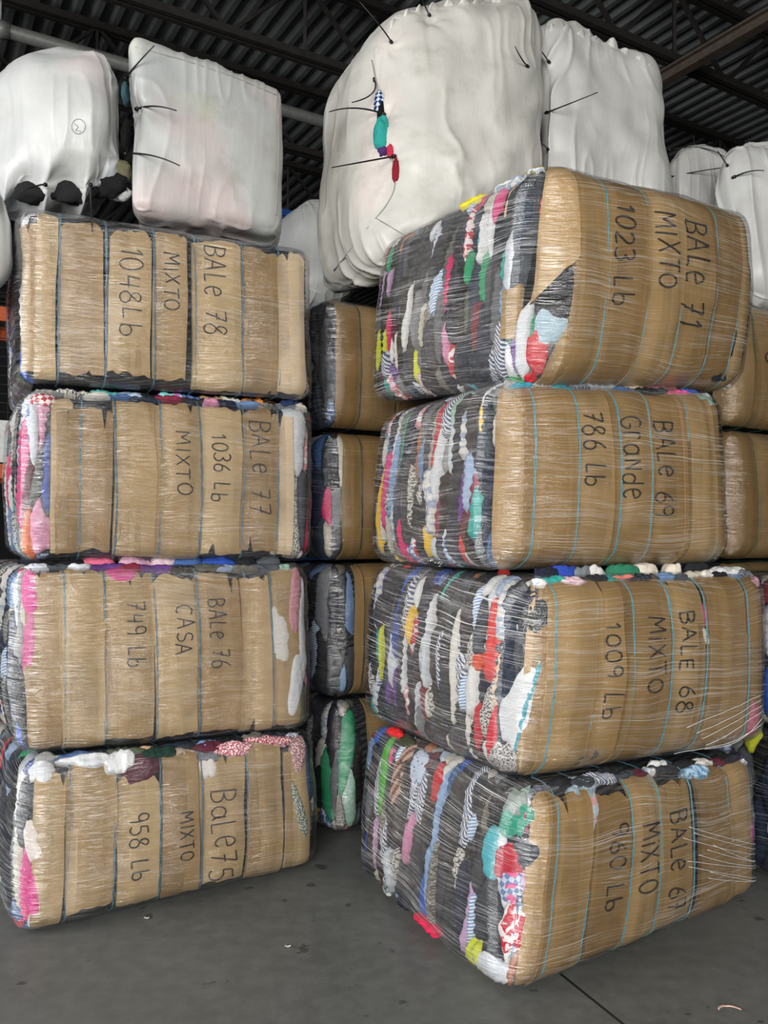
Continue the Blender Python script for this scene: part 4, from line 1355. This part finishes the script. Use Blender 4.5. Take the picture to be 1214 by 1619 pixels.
a.seam([(117, 195), (124, 201), (119, 206), (128, 208)], mat_simple('faded_print_mark', '8d9092', 0.7), 0.002)
for i, (px, py, rx, rz, ck, Y) in enumerate([(602, 200, .020, .16, '0c0c0e', 4.3), (600, 163, .028, .07, '1e3566:check:c8d0e0', 4.36), (604, 215, .046, .098, '2f9d94', 4.30), (606, 240, .03, .03, '4a2f6a', 4.28), (617, 240, .02, .04, 'c23048', 4.27), (626, 272, .022, .08, '8a1c2a', 4.24)]):  # first entry is no garment: a black lens painting the slit's shade
    d.wad(px, py, Y, rx, rz, ck, 90 + i, 0.016 if i == 0 else 0.032)
SEAM = mat_simple('grey_seam_thread', '8f8e88', 0.7)
d.seam([(588, 95), (597, 140), (604, 180), (609, 215), (620, 250), (628, 290), (616, 320), (594, 345), (562, 385), (528, 428)], SEAM)
d.seam([(594, 345), (640, 372), (690, 380)], SEAM, 0.003)
d.frill([(612, 50), (650, 24), (700, 12), (750, 8), (800, 4)], SD, 0.045, 8, 6)
b.seam([(440, 156), (441, 230), (436, 340)], SEAM)
b.seam([(214, 75), (290, 95), (370, 122), (436, 150)], SEAM, 0.003)
e = Sack('clothing_sack', front_hexa((862, 22), (1048, 96), (868, 300), (1062, 330), (5.1, 5.5, 5.05, 5.45), np.array([0.05, 0.7, 0])), 0.14, SE,
         'tall white sack with hanging folds behind the top of BALE 71', 12,
         ties=[([(864, 178), (895, 166), (945, 146)], 4.68, 4.45), ([(868, 98), (858, 84), (848, 70)], 4.75, 4.7), ([(866, 236), (858, 228), (848, 224)], 4.68, 4.65)], pulls=[at(851, 180, 4.7), at(850, 100, 4.75), at(851, 235, 4.7), at(862, 130, 4.75)], fold=0.024, foldf=12, bulge=(0.03, 0.06, 0.04))
e.frill([(866, 52), (905, 56), (960, 72), (1005, 95), (1040, 120)], SE, 0.055, 8, 3)
f_ = Sack('clothing_sack', front_hexa((1068, 232), (1160, 238), (1072, 510), (1185, 512), (5.85, 5.95, 5.8, 5.9), np.array([0.05, 0.35, 0])), 0.12, SG,
          'small white sack crossed by a long black tie right of the tall sack', 14,
          ties=[([(1060, 280), (1110, 270), (1168, 262)], 5.28, 5.1), ([(1058, 237), (1110, 234), (1150, 252)], 5.3, 5.25)], pulls=[at(1062, 280, 5.3)], fold=0.012)
g_ = Sack('clothing_sack', front_hexa((1140, 232), (1290, 240), (1178, 464), (1300, 470), (5.15, 5.3, 5.1, 5.25), np.array([0.12, 0.45, 0])), 0.14, SG,
          'white sack at the right edge on the far stack', 17,
          ties=[([(1150, 262), (1142, 250), (1134, 238)], 4.92, 4.9), ([(1160, 280), (1185, 271), (1208, 270)], 4.9, 4.8)], pulls=[at(1152, 264, 4.92), at(1192, 378, 4.9)], fold=0.016)
h_ = Sack('clothing_sack', front_hexa((474, 318), (545, 315), (478, 458), (565, 458), (5.45, 5.45, 5.4, 5.4), V * 0.4), 0.10, SG,
          'small greyish sack tucked in shadow behind the biggest sack', 19, fold=0.012)

# ------------------------------------------------------------------ film strands pulled taut
def strands(root, bl, lines, mat):
    m = MB()
    for (x0, y0), (x1, y1) in lines:
        a, b = bl.find(x0, y0), bl.find(x1, y1)
        t = np.linspace(0, 1, 16)
        p, q = a[0] + (b[0] - a[0]) * t, a[1] + (b[1] - a[1]) * t
        m.tube(bl.pos(p, q + 0.006 * np.sin(t * 3.1) * rs.uniform(-1, 1), np.full(16, 0.028)), 0.0010, 5)
    o = m.build('film_strand', mat, root, root.location, True)
    o['label'] = 'taut white strands of the film'


STRAND = mat_simple('white_film_strand', 'dcdcdc', 0.3)
rs = random.Random(4)
for key, lines in (('b67', [((1085 + rs.uniform(-15, 40), 1305 + i * 9), (1193, 1338 + i * 6 + rs.uniform(-6, 6))) for i in range(10)]),
                   ('b68', [((1060 + rs.uniform(0, 60), 1150 + i * 8), (1200, 1095 + i * 9)) for i in range(6)])):
    strands(BALES[key][0], BALES[key][1], lines, STRAND)

# ------------------------------------------------------------------ pallet rack beyond the left stack
ORANGE = mat_simple('orange_rack_paint', 'c2592c', 0.5)
RACKBLUE = mat_simple('rack_upright_paint', '27354f', 0.5)
WIRE = mat_simple('black_wire', '1a1a1b', 0.5)
CARTON = mat_simple('white_carton', 'd9d9d6', 0.7)
TAN = mat_simple('tan_carton', 'a58d6e', 0.7)
c0 = at(6, 497, 8.2)
ru = U * -1.0
rb = np.array([c0[0], c0[1], 0.0]) + U * 0.35
rack = empty('pallet_rack', rb, 'orange pallet rack with black wire panels in shadow left of the left stack', 'rack')
zb = [c0[2], at(6, 745, 8.2)[2]]
for k in (0, 2.4):
    for dd in (0, 0.9):
        m = MB(); p = rb + ru * k + V * dd
        m.bar(p, p + ZA * 4.3, 0.09, 0.08, V)
        for z in np.arange(0.4, 4.2, 0.3):
            m.bar(p + ZA * z - V * 0.042, p + ZA * (z + 0.02) - V * 0.042, 0.012, 0.01, V)
        m.build('rack_upright', RACKBLUE, rack, rb)
    m = MB()
    for z in np.arange(0.4, 4.0, 0.7):
        m.bar(rb + ru * k + ZA * z, rb + ru * k + V * 0.9 + ZA * (z + 0.6), 0.03, 0.03)
    m.build('rack_brace', RACKBLUE, rack, rb)
for z in zb:
    for dd in (0, 0.9):
        m = MB(); m.bar(rb + V * dd + ZA * z, rb + ru * 2.4 + V * dd + ZA * z, 0.05, 0.14)
        m.build('rack_beam', ORANGE, rack, rb)
    m = MB()
    for i in range(25):
        m.bar(rb + ru * (i * 0.1) + ZA * (z + 0.08), rb + ru * (i * 0.1) + V * 0.9 + ZA * (z + 0.08), 0.006, 0.006)
    for i in range(10):
        m.bar(rb + V * (i * 0.1) + ZA * (z + 0.085), rb + ru * 2.4 + V * (i * 0.1) + ZA * (z + 0.085), 0.006, 0.006)
    m.build('wire_deck', WIRE, rack, rb)
m = MB()
for i in range(25):
    p = rb + ru * (i * 0.1) + V * 0.86
    m.bar(p + ZA * (zb[1] + 0.1), p + ZA * (zb[0] + 0.6), 0.007, 0.007, V)
for z in np.arange(zb[1] + 0.1, zb[0] + 0.6, 0.1):
    m.bar(rb + V * 0.86 + ZA * z, rb + ru * 2.4 + V * 0.86 + ZA * z, 0.007, 0.007)
m.build('wire_back', WIRE, rack, rb)


def carton(p, w, d, h, mat, label):
    m = MB()
    q = p + ZA * h / 2
    m.bar(q - U * w / 2, q + U * w / 2, d, h)
    m.bar(q - U * w / 2 + ZA * (h / 2 + 0.001), q + U * w / 2 + ZA * (h / 2 + 0.001), 0.06, 0.003)
    m.bar(q - U * w / 2 - V * (d / 2 + 0.002) + ZA * h * 0.18, q + U * w / 2 - V * (d / 2 + 0.002) + ZA * h * 0.18, 0.003, 0.03)
    o = m.build('carton', mat, None, p)
    tag(o, label, 'box')


carton(rb + ru * 0.75 + V * 0.4 + ZA * (zb[1] + 0.09), 1.1, 0.7, 0.42, CARTON, 'white carton on the lower beam of the pallet rack')

# ------------------------------------------------------------------ litter on the floor
def litter(px, py, ln, col, label, bend=0.03):
    c = floor_pt(px, py)
    t = np.linspace(-1, 1, 15)
    P = c + np.stack([t * ln / 2, bend * (1 - t * t), 0.003 + 0.006 * np.abs(t)], -1)
    vs, fs = [], []
    for k, q in enumerate(P):
        for dy, dz in ((-0.006, 0), (0.006, 0), (0.006, 0.002), (-0.006, 0.002)):
            vs.append(q + np.array([0, dy, dz]))
    n = len(P)
    for i in range(n - 1):
        for k in range(4):
            fs.append((i * 4 + k, i * 4 + (k + 1) % 4, (i + 1) * 4 + (k + 1) % 4, (i + 1) * 4 + k))
    fs += [(3, 2, 1, 0), tuple((n - 1) * 4 + k for k in range(4))]
    o = mesh_obj('litter', vs, fs, mat_simple('litter_' + col, col, 0.6), None, c)
    tag(o, label, 'litter')


litter(1153, 1600, 0.075, 'c9a79a', 'pale pink curled scrap on the concrete at the lower right corner')
litter(455, 1499, 0.022, 'c8c8c2', 'tiny white scrap on the floor in front of the gap between stacks', 0.006)
litter(232, 1454, 0.02, 'cfcfca', 'tiny white scrap on the concrete below the middle of BALE 75', 0.006)

# tall blue steel panel standing behind the left stack
pb = at(452, 350, 6.3)
pz = at(440, 333, 6.3)[2]
pb[2] = 0
blue = empty('steel_panel', pb, 'blue painted steel panel glimpsed between the flat white sack and the biggest sack', 'panel')
m = MB(); m.bar(pb - U * 0.65 + ZA * pz / 2, pb + U * 0.35 + ZA * pz / 2, 0.02, pz - 0.08)
m.build('sheet', BLUEM, blue, pb)
for a, b_ in ((-0.65, pz), (0.35, pz)):
    m = MB(); m.bar(pb + U * a, pb + U * a + ZA * b_, 0.05, 0.05, V); m.build('post', BLUEM, blue, pb)
m = MB(); m.bar(pb - U * 0.65 + ZA * (pz - 0.025), pb + U * 0.35 + ZA * (pz - 0.025), 0.05, 0.05); m.build('top_rail', BLUEM, blue, pb)
